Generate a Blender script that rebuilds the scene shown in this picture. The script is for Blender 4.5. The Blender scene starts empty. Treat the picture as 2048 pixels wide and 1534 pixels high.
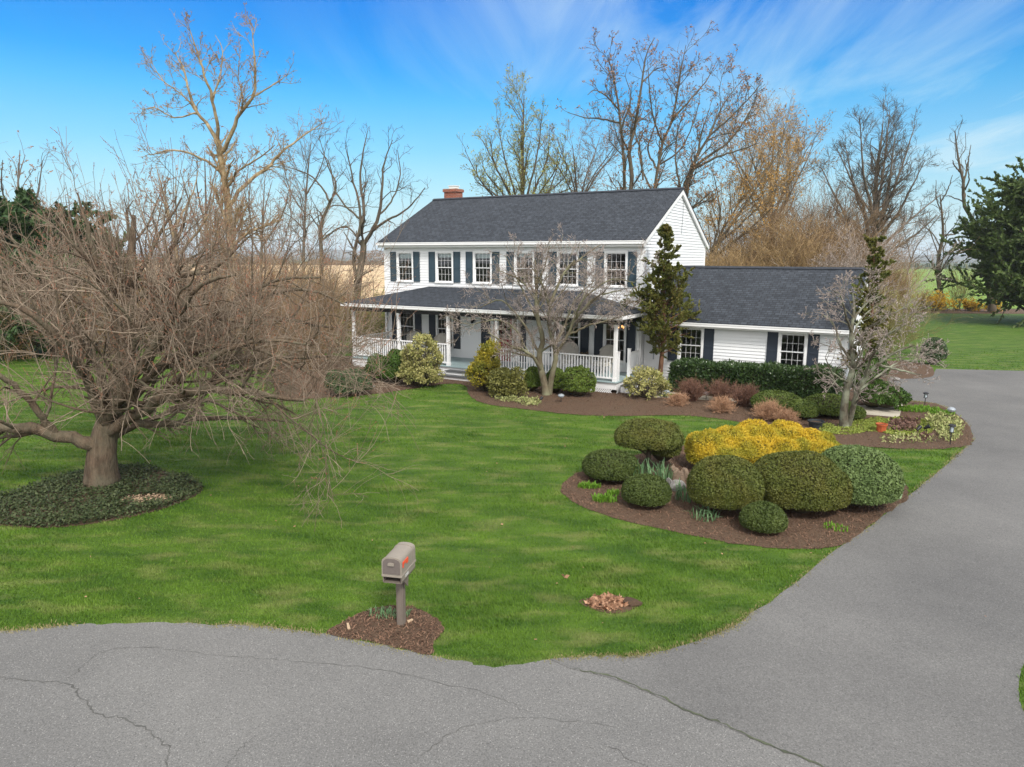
import bpy, bmesh, math, random
import numpy as np
from mathutils import Vector, Matrix
SC = bpy.context.scene
COL = SC.collection
R = math.radians
# ---------------------------------------------------------------- camera
CF, CP, CR_, CH = 1414.665, 0.1752, 0.0046, 4.9195      # focal (px of 2048), pitch, roll, height
cam = bpy.data.cameras.new("camera")
cam_o = bpy.data.objects.new("camera", cam); COL.objects.link(cam_o)
cam.sensor_width = 36.0; cam.lens = 36.0*CF/2048.0
cam.clip_start = 0.1; cam.clip_end = 9000
cam_o.matrix_world = Matrix.Translation((0, 0, CH)) @ Matrix.Rotation(math.pi/2-CP, 4, 'X') @ Matrix.Rotation(CR_, 4, 'Z')
SC.camera = cam_o
# ---------------------------------------------------------------- view, sun, sky
SC.view_settings.view_transform = 'Standard'; SC.view_settings.look = 'None'
SC.view_settings.exposure = 1.0; SC.view_settings.gamma = 1.0
SC.cycles.max_bounces = 8; SC.cycles.diffuse_bounces = 3; SC.cycles.glossy_bounces = 3
SC.cycles.transparent_max_bounces = 12; SC.cycles.volume_bounces = 0
SC.cycles.use_adaptive_sampling = True; SC.cycles.adaptive_threshold = 0.005
SC.cycles.use_denoising = True; SC.cycles.denoiser = 'OPENIMAGEDENOISE'
SC.cycles.denoising_input_passes = 'RGB_ALBEDO_NORMAL'; SC.cycles.denoising_prefilter = 'NONE'
SUN_DIR = Vector((0.27, -0.70, 0.76)).normalized()
SUN_EL = math.asin(SUN_DIR.z); SUN_AZ = math.atan2(SUN_DIR.x, SUN_DIR.y)
sun = bpy.data.lights.new("sun", 'SUN'); sun.energy = 1.9; sun.angle = R(11); sun.color = (1.0, 0.95, 0.88)
sun_o = bpy.data.objects.new("sun", sun); COL.objects.link(sun_o)
sun_o.rotation_euler = SUN_DIR.to_track_quat('Z', 'Y').to_euler(); sun_o.location = (30, -20, 60)
W = bpy.data.worlds.new("World"); SC.world = W; W.use_nodes = True

def nd(nt, typ, ins=None, **props):
    n = nt.nodes.new(typ)
    for k, v in props.items(): setattr(n, k, v)
    for k, v in (ins or {}).items():
        s = n.inputs[k]
        if isinstance(v, bpy.types.NodeSocket): nt.links.new(v, s)
        else: s.default_value = v
    return n
def ramp(nt, fac, stops, interp='LINEAR'):
    n = nt.nodes.new('ShaderNodeValToRGB'); n.color_ramp.interpolation = interp
    cr = n.color_ramp
    while len(cr.elements) < len(stops): cr.elements.new(0.5)
    for e, (p, c) in zip(cr.elements, stops):
        e.position = p; e.color = (c, c, c, 1) if isinstance(c, (int, float)) else (*c, 1)
    nt.links.new(fac, n.inputs[0]); return n.outputs[0]
def mixc(nt, f, a, b, bt='MIX'):
    n = nt.nodes.new('ShaderNodeMix'); n.data_type = 'RGBA'; n.blend_type = bt
    for i, v in ((0, f), (6, a), (7, b)):
        s = n.inputs[i]
        if isinstance(v, bpy.types.NodeSocket): nt.links.new(v, s)
        elif isinstance(v, (int, float)): s.default_value = v
        else: s.default_value = (*v, 1) if len(v) == 3 else v
    return n.outputs[2]
def mth(nt, op, a, b=0.0, clamp=False):
    n = nt.nodes.new('ShaderNodeMath'); n.operation = op; n.use_clamp = clamp
    for i, v in ((0, a), (1, b)):
        if isinstance(v, bpy.types.NodeSocket): nt.links.new(v, n.inputs[i])
        else: n.inputs[i].default_value = v
    return n.outputs[0]

def build_world():
    nt = W.node_tree; nt.nodes.clear()
    out = nt.nodes.new('ShaderNodeOutputWorld')
    sky = nd(nt, 'ShaderNodeTexSky', sky_type='NISHITA', sun_disc=False, sun_elevation=SUN_EL, sun_rotation=SUN_AZ,
             air_density=1.3, dust_density=0.4, ozone_density=4.0)
    tc = nt.nodes.new('ShaderNodeTexCoord')
    sep = nd(nt, 'ShaderNodeSeparateXYZ', {0: tc.outputs['Generated']})
    z = sep.outputs[2]
    hs = nd(nt, 'ShaderNodeHueSaturation', {'Saturation': 1.0, 'Value': 1.0, 'Color': sky.outputs[0]})
    tint = ramp(nt, z, [(0.0, (0.37, 0.54, 0.70)), (0.09, (0.24, 0.58, 0.76)), (0.20, (0.06, 0.54, 0.80)), (0.33, (0.0, 0.37, 0.84)), (0.6, (0.1, 0.4, 0.8))])
    skyc = mixc(nt, 1.0, hs.outputs[0], tint, 'MULTIPLY')
    # cirrus laid out on a high flat layer
    den = mth(nt, 'MAXIMUM', mth(nt, 'ADD', z, 0.10), 0.02)
    cx = mth(nt, 'DIVIDE', sep.outputs[0], den); cy = mth(nt, 'DIVIDE', sep.outputs[1], den)
    cv = nd(nt, 'ShaderNodeCombineXYZ', {0: cx, 1: cy, 2: 0.0})
    mp = nd(nt, 'ShaderNodeMapping', {'Vector': cv.outputs[0], 'Rotation': (0, 0, R(38)), 'Scale': (1.0, 0.26, 1.0), 'Location': (3.1, 1.7, 0)})
    n1 = nd(nt, 'ShaderNodeTexNoise', {'Vector': mp.outputs[0], 'Scale': 1.7, 'Detail': 10.0, 'Roughness': 0.62, 'Distortion': 1.1})
    mp2 = nd(nt, 'ShaderNodeMapping', {'Vector': cv.outputs[0], 'Location': (5.3, 2.2, 0)})
    n2 = nd(nt, 'ShaderNodeTexNoise', {'Vector': mp2.outputs[0], 'Scale': 0.42, 'Detail': 2.0})
    big = ramp(nt, n2.outputs[0], [(0.36, 0.0), (0.58, 1.0)])
    wisps = ramp(nt, n1.outputs[0], [(0.36, 0.0), (0.66, 1.0)])
    side = nd(nt, 'ShaderNodeMapRange', {'Value': sep.outputs[0], 'From Min': -0.32, 'From Max': 0.30, 'To Min': 0.04, 'To Max': 1.0})
    side.clamp = True
    m = mth(nt, 'MULTIPLY', mth(nt, 'MULTIPLY', wisps, mth(nt, 'ADD', mth(nt, 'MULTIPLY', big, 0.6), 0.30)), side.outputs[0])
    hor = ramp(nt, z, [(0.0, 0.92), (0.05, 0.64), (0.14, 0.22), (0.24, 0.0)])
    m = mth(nt, 'MAXIMUM', mth(nt, 'MULTIPLY', m, 0.85), hor, True)
    c1 = mixc(nt, m, skyc, (3.6, 4.6, 4.95))
    # thick cloud deck overhead; unseen part behind the viewer brightened to light the front
    up = ramp(nt, z, [(0.36, 0.0), (0.56, 1.0)])
    back = nd(nt, 'ShaderNodeMapRange', {'Value': sep.outputs[1], 'From Min': -0.30, 'From Max': 0.25, 'To Min': 1.0, 'To Max': 0.0})
    back.clamp = True
    upm = mth(nt, 'MAXIMUM', up, mth(nt, 'MULTIPLY', back.outputs[0], 1.0))
    deck = mixc(nt, back.outputs[0], (5.6, 5.6, 5.65), (8.6, 8.5, 8.4))
    c2 = mixc(nt, upm, c1, deck)
    bg = nd(nt, 'ShaderNodeBackground', {'Color': c2, 'Strength': 0.1})
    nt.links.new(bg.outputs[0], out.inputs[0])
build_world()

# ---------------------------------------------------------------- places: photo pixel -> point on the ground / at a distance
_c, _s = math.cos(CP), math.sin(CP)
def ray(px, py):
    u, w = px-1024.0, py-767.0
    cr, sr = math.cos(CR_), math.sin(CR_)
    u, w = u*cr+w*sr, -u*sr+w*cr
    x, up = u/CF, -w/CF
    return np.array([x, _c+up*_s, -_s+up*_c])
def G(px, py, z=0.0):
    d = ray(px, py); t = (z-CH)/d[2]
    return np.array([0, 0, CH])+t*d
def at(px, py, Y):
    d = ray(px, py); return np.array([0, 0, CH])+d*(Y/d[1])
HX, HY, HYAW = 5.0668, 27.7651, -0.5298
def HL(a, b, z=0.0):      # house plan -> world
    c, s = math.cos(HYAW), math.sin(HYAW)
    return np.array([HX+a*c-b*s, HY+a*s+b*c, z])

# ---------------------------------------------------------------- objects
def tag(o, label=None, cat=None, group=None, kind=None):
    if label: o['label'] = label
    if cat: o['category'] = cat
    if group: o['group'] = group
    if kind: o['kind'] = kind
    return o
def thing(name, label, cat, loc=(0, 0, 0), rz=0.0, group=None):
    o = bpy.data.objects.new(name, None); COL.objects.link(o)
    o.empty_display_size = 0.2
    o.location = [float(v) for v in loc]; o.rotation_euler = (0, 0, rz)
    return tag(o, label, cat, group)
def link(name, me, mats=None, parent=None):
    o = bpy.data.objects.new(name, me); COL.objects.link(o)
    if mats is not None:
        for m in (mats if isinstance(mats, (list, tuple)) else [mats]): me.materials.append(m)
    if parent is not None: o.parent = parent
    return o
def mesh_np(name, V, Fs, mats, parent=None, smooth=False, mi=None):
    V = np.asarray(V, np.float32).reshape(-1, 3); Fs = np.asarray(Fs, np.int32)
    k = Fs.shape[1]; me = bpy.data.meshes.new(name)
    me.vertices.add(len(V)); me.vertices.foreach_set('co', V.ravel())
    me.loops.add(Fs.size); me.polygons.add(len(Fs))
    me.loops.foreach_set('vertex_index', Fs.ravel())
    me.polygons.foreach_set('loop_start', np.arange(0, Fs.size, k, dtype=np.int32))
    if mi is not None: me.polygons.foreach_set('material_index', np.asarray(mi, np.int32))
    me.update(calc_edges=True)
    me.polygons.foreach_set('use_smooth', np.full(len(Fs), smooth))
    return link(name, me, mats, parent)
def cat_vf(lst):
    Vs, Fs, o = [], [], 0
    for V, Fq in lst:
        V = np.asarray(V).reshape(-1, 3); Vs.append(V); Fs.append(np.asarray(Fq)+o); o += len(V)
    return np.concatenate(Vs), np.concatenate(Fs)
def dup(o, parent=None):
    c = o.copy(); COL.objects.link(c)
    if parent is not None: c.parent = parent
    for ch in list(o.children): dup(ch, c)
    return c

class MB:
    def __init__(s): s.v = []; s.f = []; s.uv = []
    def face(s, pts, uv=None):
        i = len(s.v); s.v += [tuple(float(c) for c in p) for p in pts]
        s.f.append(list(range(i, i+len(pts)))); s.uv.append(uv)
    def box(s, x0, x1, y0, y1, z0, z1):
        p = [(x, y, z) for z in (z0, z1) for y in (y0, y1) for x in (x0, x1)]
        for q in ((0, 2, 3, 1), (4, 5, 7, 6), (0, 1, 5, 4), (2, 6, 7, 3), (0, 4, 6, 2), (1, 3, 7, 5)):
            s.face([p[i] for i in q])
    def bar(s, a, b, w, h, up=(0, 0, 1)):
        a, b = Vector(a), Vector(b); d = (b-a).normalized(); up = Vector(up)
        sd = d.cross(up)
        if sd.length < 1e-4: sd = d.cross(Vector((1, 0, 0)))
        sd.normalize(); u = sd.cross(d).normalized()
        c = [(-w/2, -h/2), (w/2, -h/2), (w/2, h/2), (-w/2, h/2)]
        A = [a+sd*x+u*y for x, y in c]; B = [b+sd*x+u*y for x, y in c]
        for i in range(4): j = (i+1) % 4; s.face([A[i], A[j], B[j], B[i]])
        s.face(A[::-1]); s.face(B)
    def tube(s, pts, rad, n=8, cap=True):
        pts = [Vector(p) for p in pts]
        if not hasattr(rad, '__len__'): rad = [rad]*len(pts)
        rings = []; ref = None
        for i, p in enumerate(pts):
            t = (pts[min(i+1, len(pts)-1)]-pts[max(i-1, 0)]).normalized()
            if ref is None: ref = t.orthogonal().normalized()
            ref = (ref-t*ref.dot(t)).normalized(); w = t.cross(ref)
            rings.append([p+(ref*math.cos(2*math.pi*k/n)+w*math.sin(2*math.pi*k/n))*rad[i] for k in range(n)])
        for a, b in zip(rings, rings[1:]):
            for k in range(n): j = (k+1) % n; s.face([a[k], a[j], b[j], b[k]])
        if cap: s.face(rings[0][::-1]); s.face(rings[-1])
    def lathe(s, prof, n=16, c=(0, 0), z0=0.0):
        rings = [[(c[0]+r*math.cos(2*math.pi*k/n), c[1]+r*math.sin(2*math.pi*k/n), z0+z) for k in range(n)] for r, z in prof]
        for a, b in zip(rings, rings[1:]):
            for k in range(n): j = (k+1) % n; s.face([a[k], a[j], b[j], b[k]])
        s.face(rings[0][::-1]); s.face(rings[-1])
    def prism(s, poly, vec):
        vec = Vector(vec); A = [Vector(p) for p in poly]; B = [p+vec for p in A]; n = len(A)
        s.face(A[::-1]); s.face(B)
        for i in range(n): j = (i+1) % n; s.face([A[i], A[j], B[j], B[i]])
    def build(s, name, mat, parent=None, smooth=False, bevel=0.0):
        me = bpy.data.meshes.new(name); me.from_pydata(s.v, [], s.f)
        if any(u is not None for u in s.uv):
            ul = me.uv_layers.new(name='UVMap'); k = 0
            for fa, u in zip(s.f, s.uv):
                for i in range(len(fa)):
                    if u is not None: ul.data[k].uv = u[i]
                    k += 1
        if smooth or bevel:
            bm = bmesh.new(); bm.from_mesh(me)
            bmesh.ops.remove_doubles(bm, verts=bm.verts, dist=1e-5)
            bm.to_mesh(me); bm.free()
        if smooth:
            me.polygons.foreach_set('use_smooth', [True]*len(me.polygons))
            me.set_sharp_from_angle(angle=R(40))
        me.update()
        o = link(name, me, mat, parent)
        if bevel:
            b = o.modifiers.new('bevel', 'BEVEL'); b.width = bevel; b.segments = 2; b.limit_method = 'ANGLE'
        return o

# ---------------------------------------------------------------- materials
def base_mat(name):
    m = bpy.data.materials.new(name); m.use_nodes = True
    nt = m.node_tree; b = nt.nodes['Principled BSDF']
    return m, nt, b
def pm(name, c1, c2=None, scale=8.0, rough=0.6, bump=0.0, bscale=None, detail=5.0, island=0.0, spec=0.3, stretch=None, c3=None, s3=0.6, metal=0.0, trans=0.0, bdist=0.02):
    """procedural paint: two colours mixed by noise (and per loose piece), a third in large patches, noise bump"""
    m, nt, b = base_mat(name)
    tc = nt.nodes.new('ShaderNodeTexCoord'); vec = tc.outputs['Object']
    if stretch: vec = nd(nt, 'ShaderNodeMapping', {'Vector': vec, 'Scale': stretch}).outputs[0]
    n = nd(nt, 'ShaderNodeTexNoise', {'Vector': vec, 'Scale': scale, 'Detail': detail, 'Roughness': 0.6})
    f = ramp(nt, n.outputs[0], [(0.3, 0.0), (0.7, 1.0)])
    if island:
        gi = nt.nodes.new('ShaderNodeNewGeometry')
        f = mixc(nt, island, f, gi.outputs['Random Per Island'])
    col = mixc(nt, f, c1, c2 or c1)
    if c3 is not None:
        n3 = nd(nt, 'ShaderNodeTexNoise', {'Vector': tc.outputs['Object'], 'Scale': s3, 'Detail': 4.0})
        col = mixc(nt, ramp(nt, n3.outputs[0], [(0.42, 0.0), (0.66, 1.0)]), col, c3)
    nt.links.new(col, b.inputs['Base Color'])
    b.inputs['Roughness'].default_value = rough; b.inputs['Specular IOR Level'].default_value = spec
    b.inputs['Metallic'].default_value = metal
    if bump:
        bn = nd(nt, 'ShaderNodeTexNoise', {'Vector': vec, 'Scale': bscale or scale*3, 'Detail': 4.0})
        bp = nd(nt, 'ShaderNodeBump', {'Strength': bump, 'Distance': bdist, 'Height': bn.outputs[0]})
        nt.links.new(bp.outputs[0], b.inputs['Normal'])
    if trans:
        out = nt.nodes['Material Output']
        tr = nd(nt, 'ShaderNodeBsdfTranslucent', {'Color': col})
        mx = nd(nt, 'ShaderNodeMixShader', {0: trans, 1: b.outputs[0], 2: tr.outputs[0]})
        nt.links.new(mx.outputs[0], out.inputs[0])
    return m

M = {}
M['siding'] = pm('siding', (0.77, 0.78, 0.79), (0.73, 0.75, 0.77), 1.5, 0.45, spec=0.35)
M['trim'] = pm('trim', (0.82, 0.82, 0.82), (0.77, 0.78, 0.79), 3, 0.4, spec=0.4)
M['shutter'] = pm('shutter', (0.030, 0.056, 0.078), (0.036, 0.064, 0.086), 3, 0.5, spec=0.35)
M['shutter_dark'] = pm('shutter_dark', (0.022, 0.030, 0.045), (0.027, 0.036, 0.052), 3, 0.5)  # same shutters, porch shade put into the colour; wing shutters share it
M['black'] = pm('black_paint', (0.014, 0.014, 0.016), (0.02, 0.02, 0.022), 6, 0.45)
M['beam'] = pm('beam_dark', (0.018, 0.018, 0.02), (0.025, 0.024, 0.024), 6, 0.6)  # very dark charcoal tone of the porch beam
M['deck'] = pm('deck_paint', (0.30, 0.40, 0.42), (0.34, 0.44, 0.45), 2, 0.35, stretch=(1, 8, 1))
M['tread'] = pm('tread', (0.075, 0.082, 0.085), (0.10, 0.105, 0.105), 6, 0.6)
M['ceiling'] = pm('ceiling', (0.55, 0.56, 0.56), (0.5, 0.52, 0.52), 4, 0.6)
M['inside'] = pm('inside_wall', (0.22, 0.20, 0.17), (0.26, 0.24, 0.2), 1, 0.8)
M['inside_floor'] = pm('inside_floor', (0.08, 0.05, 0.03), (0.1, 0.06, 0.04), 4, 0.6)
M['blind'] = pm('blind', (0.62, 0.66, 0.64), (0.56, 0.6, 0.58), 2, 0.7, stretch=(1, 1, 30))
M['door_red'] = pm('door_red', (0.26, 0.012, 0.02), (0.22, 0.01, 0.018), 4, 0.35)
M['concrete'] = pm('concrete', (0.46, 0.42, 0.34), (0.38, 0.35, 0.29), 5, 0.85, 0.15, 60, c3=(0.33, 0.30, 0.24), s3=1.2)
M['wicker'] = pm('wicker', (0.60, 0.57, 0.51), (0.36, 0.34, 0.30), 60, 0.7, 0.8, 90, stretch=(1, 1, 2))
M['cushion'] = pm('cushion', (0.55, 0.53, 0.48), (0.5, 0.48, 0.44), 12, 0.9)
M['brass'] = pm('chandelier_metal', (0.35, 0.2, 0.07), (0.4, 0.24, 0.09), 10, 0.35, metal=0.8)
M['mail'] = pm('mail_plastic', (0.25, 0.22, 0.185), (0.225, 0.20, 0.168), 20, 0.55, 0.1, 120)
M['mail_dark'] = pm('mail_plastic_dark', (0.135, 0.115, 0.105), (0.12, 0.10, 0.092), 20, 0.5, 0.1, 120)
M['mail_post'] = pm('mail_post', (0.16, 0.135, 0.115), (0.14, 0.118, 0.1), 20, 0.55, 0.1, 120)
M['flag'] = pm('flag_red', (0.62, 0.075, 0.035), (0.7, 0.10, 0.05), 10, 0.4)
M['white'] = pm('white_vinyl', (0.75, 0.76, 0.76), (0.7, 0.71, 0.71), 10, 0.4)
M['lens'] = pm('lamp_lens', (0.35, 0.42, 0.48), (0.5, 0.56, 0.6), 40, 0.2, spec=0.6)
M['steel'] = pm('lamp_steel', (0.38, 0.42, 0.46), (0.3, 0.33, 0.36), 30, 0.35, metal=0.4)
M['terracotta'] = pm('terracotta', (0.42, 0.10, 0.035), (0.36, 0.085, 0.03), 10, 0.7)
M['tub'] = pm('tub_plastic', (0.018, 0.022, 0.026), (0.03, 0.035, 0.04), 14, 0.45)
M['bucket'] = pm('bucket_plastic', (0.33, 0.46, 0.26), (0.30, 0.42, 0.24), 10, 0.4, trans=0.15)
M['soil'] = pm('soil', (0.05, 0.032, 0.02), (0.08, 0.05, 0.032), 30, 0.95, 0.6, 60)
M['stone'] = pm('stone', (0.27, 0.26, 0.25), (0.15, 0.135, 0.125), 9, 0.8, 0.5, 30)
M['stone2'] = pm('stone_brown', (0.22, 0.16, 0.115), (0.11, 0.078, 0.055), 14, 0.85, 0.7, 30, stretch=(1, 1, 4))
M['mulch'] = pm('mulch', (0.092, 0.055, 0.034), (0.168, 0.106, 0.068), 45, 0.95, 1.0, 70, c3=(0.125, 0.082, 0.052), s3=0.9, bdist=0.05)
M['chips'] = pm('mulch_chips', (0.035, 0.018, 0.012), (0.23, 0.135, 0.088), 3, 0.95, island=0.85)
M['dry_leaf'] = pm('dry_leaf', (0.40, 0.24, 0.15), (0.24, 0.12, 0.07), 5, 0.8, island=0.8)
M['tan_chip'] = pm('tan_chip', (0.45, 0.33, 0.22), (0.36, 0.26, 0.17), 9, 0.9)

def mat_glass():
    m, nt, b = base_mat('window_glass'); out = nt.nodes['Material Output']
    tc = nt.nodes.new('ShaderNodeTexCoord')
    n = nd(nt, 'ShaderNodeTexNoise', {'Vector': tc.outputs['Object'], 'Scale': 1.3, 'Detail': 1.0})
    bp = nd(nt, 'ShaderNodeBump', {'Strength': 0.06, 'Distance': 0.05, 'Height': n.outputs[0]})
    gl = nd(nt, 'ShaderNodeBsdfGlossy', {'Color': (0.9, 0.95, 1, 1), 'Roughness': 0.02, 'Normal': bp.outputs[0]})
    tr = nd(nt, 'ShaderNodeBsdfTransparent', {'Color': (0.80, 0.86, 0.88, 1)})
    fr = nd(nt, 'ShaderNodeFresnel', {'IOR': 1.5})
    f = mth(nt, 'ADD', mth(nt, 'MULTIPLY', fr.outputs[0], 0.9), 0.015)
    mx = nd(nt, 'ShaderNodeMixShader', {0: f, 1: tr.outputs[0], 2: gl.outputs[0]})
    nt.links.new(mx.outputs[0], out.inputs[0]); return m
M['glass'] = mat_glass()
def mat_bulb():
    m, nt, b = base_mat('lit_bulb'); out = nt.nodes['Material Output']
    e = nd(nt, 'ShaderNodeEmission', {'Color': (1.0, 0.42, 0.12, 1), 'Strength': 2.5})
    nt.links.new(e.outputs[0], out.inputs[0]); m.cycles.emission_sampling = 'NONE'; return m
M['bulb'] = mat_bulb()
def mat_shingle():
    m, nt, b = base_mat('asphalt_shingle')
    uv = nt.nodes.new('ShaderNodeUVMap').outputs[0]
    br = nd(nt, 'ShaderNodeTexBrick', {'Vector': uv, 'Color1': (0.031, 0.037, 0.047, 1), 'Color2': (0.047, 0.055, 0.068, 1), 'Mortar': (0.018, 0.02, 0.024, 1),
            'Scale': 1.0, 'Mortar Size': 0.014, 'Mortar Smooth': 0.4, 'Bias': 0.0, 'Brick Width': 0.24, 'Row Height': 0.15}, offset=0.37, offset_frequency=2)  # dark course lines: shadow under each shingle row put into the colour
    br2 = nd(nt, 'ShaderNodeTexBrick', {'Vector': nd(nt, 'ShaderNodeMapping', {'Vector': uv, 'Location': (0.11, 0, 0)}).outputs[0], 'Color1': (0.78, 0.78, 0.78, 1), 'Color2': (1.2, 1.2, 1.2, 1), 'Mortar': (0.8, 0.8, 0.8, 1),
            'Scale': 1.0, 'Mortar Size': 0.004, 'Bias': 0.0, 'Brick Width': 0.13, 'Row Height': 0.15}, offset=0.61, offset_frequency=3)
    col = mixc(nt, 1.0, br.outputs[0], br2.outputs[0], 'MULTIPLY')
    n = nd(nt, 'ShaderNodeTexNoise', {'Vector': uv, 'Scale': 0.9, 'Detail': 3.0})
    col = mixc(nt, 1.0, col, ramp(nt, n.outputs[0], [(0.3, 0.97), (0.7, 1.03)]), 'MULTIPLY')
    g = nd(nt, 'ShaderNodeTexNoise', {'Vector': uv, 'Scale': 120.0, 'Detail': 2.0})
    col = mixc(nt, 1.0, col, ramp(nt, g.outputs[0], [(0.3, 0.75), (0.7, 1.25)]), 'MULTIPLY')
    nt.links.new(col, b.inputs['Base Color']); b.inputs['Roughness'].default_value = 0.85
    b.inputs['Specular IOR Level'].default_value = 0.25
    bp = nd(nt, 'ShaderNodeBump', {'Strength': 0.6, 'Distance': 0.02, 'Height': br.outputs[1]}); bp.invert = True
    nt.links.new(bp.outputs[0], b.inputs['Normal']); return m
M['shingle'] = mat_shingle()
M['ridge'] = pm('ridge_shingle', (0.022, 0.026, 0.034), (0.04, 0.045, 0.056), 6, 0.85, 0.3, 60)
def mat_brick():
    m, nt, b = base_mat('red_brick')
    tc = nt.nodes.new('ShaderNodeTexCoord')
    sp = nd(nt, 'ShaderNodeSeparateXYZ', {0: tc.outputs['Object']})
    cv = nd(nt, 'ShaderNodeCombineXYZ', {0: mth(nt, 'ADD', sp.outputs[0], sp.outputs[1]), 1: sp.outputs[2], 2: 0.0})
    br = nd(nt, 'ShaderNodeTexBrick', {'Vector': cv.outputs[0], 'Color1': (0.30, 0.085, 0.045, 1), 'Color2': (0.19, 0.055, 0.032, 1), 'Mortar': (0.30, 0.24, 0.2, 1),
            'Scale': 1.0, 'Mortar Size': 0.006, 'Brick Width': 0.21, 'Row Height': 0.075})
    nt.links.new(br.outputs[0], b.inputs['Base Color']); b.inputs['Roughness'].default_value = 0.85
    bp = nd(nt, 'ShaderNodeBump', {'Strength': 0.5, 'Distance': 0.01, 'Height': br.outputs[1]}); bp.invert = True
    nt.links.new(bp.outputs[0], b.inputs['Normal']); return m
M['brick'] = mat_brick()
def mat_grass(name, g1, g2, dry, blades=False, dry_amt=0.6, stripe=0.5, big=0):
    m, nt, b = base_mat(name)
    tc = nt.nodes.new('ShaderNodeTexCoord'); v = tc.outputs['Object']
    a = nd(nt, 'ShaderNodeTexNoise', {'Vector': v, 'Scale': 0.55, 'Detail': 5.0, 'Roughness': 0.62})
    c = nd(nt, 'ShaderNodeTexNoise', {'Vector': nd(nt, 'ShaderNodeMapping', {'Vector': v, 'Scale': (1.0, 2.6, 1.0), 'Rotation': (0, 0, R(8))}).outputs[0], 'Scale': 1.1, 'Detail': 5.0})
    f = nd(nt, 'ShaderNodeTexNoise', {'Vector': v, 'Scale': 28.0, 'Detail': 4.0, 'Roughness': 0.7})
    w = nd(nt, 'ShaderNodeTexWave', {'Vector': nd(nt, 'ShaderNodeMapping', {'Vector': v, 'Rotation': (0, 0, R(-62))}).outputs[0], 'Scale': 0.32, 'Distortion': 3.5, 'Detail': 2.0, 'Detail Scale': 0.6})
    e = nd(nt, 'ShaderNodeTexNoise', {'Vector': nd(nt, 'ShaderNodeMapping', {'Vector': v, 'Scale': (0.45, 1.5, 1.0), 'Rotation': (0, 0, R(-6))}).outputs[0], 'Scale': 1.5, 'Detail': 4.0, 'Roughness': 0.6, 'Distortion': 0.5})
    k = mth(nt, 'ADD', mth(nt, 'MULTIPLY', ramp(nt, a.outputs[0], [(0.3, 0.0), (0.7, 1.0)]), 0.28), mth(nt, 'MULTIPLY', ramp(nt, f.outputs[0], [(0.3, 0.0), (0.7, 1.0)]), 0.25))
    k = mth(nt, 'ADD', k, mth(nt, 'MULTIPLY', ramp(nt, e.outputs[0], [(0.33, 0.0), (0.67, 1.0)]), 0.45))
    k = mth(nt, 'ADD', k, mth(nt, 'MULTIPLY', mth(nt, 'SUBTRACT', w.outputs[1], 0.5), 0.42*stripe))
    if blades:
        gi = nt.nodes.new('ShaderNodeNewGeometry')
        k = mth(nt, 'ADD', mth(nt, 'MULTIPLY', k, 0.85), mth(nt, 'MULTIPLY', gi.outputs['Random Per Island'], 0.35))
    col = mixc(nt, mth(nt, 'MAXIMUM', k, 0.0, True), g1, g2)
    if big:
        bn = nd(nt, 'ShaderNodeTexNoise', {'Vector': nd(nt, 'ShaderNodeMapping', {'Vector': v, 'Scale': (0.4, 1.0, 1.0)}).outputs[0], 'Scale': big, 'Detail': 5.0})
        k = mth(nt, 'ADD', mth(nt, 'MULTIPLY', k, 0.35), mth(nt, 'MULTIPLY', ramp(nt, bn.outputs[0], [(0.35, 0.0), (0.65, 1.0)]), 0.7))
    d = ramp(nt, c.outputs[0], [(0.50, 0.0), (0.74, 1.0)])
    col = mixc(nt, mth(nt, 'MULTIPLY', d, dry_amt), col, dry)
    nt.links.new(col, b.inputs['Base Color']); b.inputs['Roughness'].default_value = 0.7
    b.inputs['Specular IOR Level'].default_value = 0.2
    if not blades:
        bp = nd(nt, 'ShaderNodeBump', {'Strength': 0.9, 'Distance': 0.05, 'Height': f.outputs[0]})
        nt.links.new(bp.outputs[0], b.inputs['Normal'])
    else:
        out = nt.nodes['Material Output']
        tr = nd(nt, 'ShaderNodeBsdfTranslucent', {'Color': col})
        mx = nd(nt, 'ShaderNodeMixShader', {0: 0.3, 1: b.outputs[0], 2: tr.outputs[0]})
        nt.links.new(mx.outputs[0], out.inputs[0])
    return m
GR = ((0.025, 0.080, 0.007), (0.132, 0.232, 0.026), (0.26, 0.275, 0.095))
M['lawn'] = mat_grass('lawn', (0.020, 0.064, 0.006), (0.106, 0.186, 0.020), (0.22, 0.225, 0.078))
M['blade'] = mat_grass('grass_blades', *GR, blades=True)
M['field'] = mat_grass('green_crop', (0.10, 0.185, 0.022), (0.20, 0.30, 0.045), (0.27, 0.32, 0.085), dry_amt=0.5, stripe=0.2, big=0.045)
M['pasture'] = mat_grass('pasture', (0.05, 0.08, 0.03), (0.09, 0.11, 0.05), (0.2, 0.17, 0.1), stripe=0.1)
M['stubble'] = pm('stubble', (0.50, 0.36, 0.20), (0.62, 0.47, 0.28), 0.05, 0.95, 0.2, 1.0, stretch=(1, 3, 1), c3=(0.44, 0.30, 0.17), s3=0.02)
M['hill'] = pm('hill_woods', (0.06, 0.075, 0.06), (0.11, 0.12, 0.10), 0.006, 0.95, c3=(0.14, 0.15, 0.12), s3=0.003)
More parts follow.
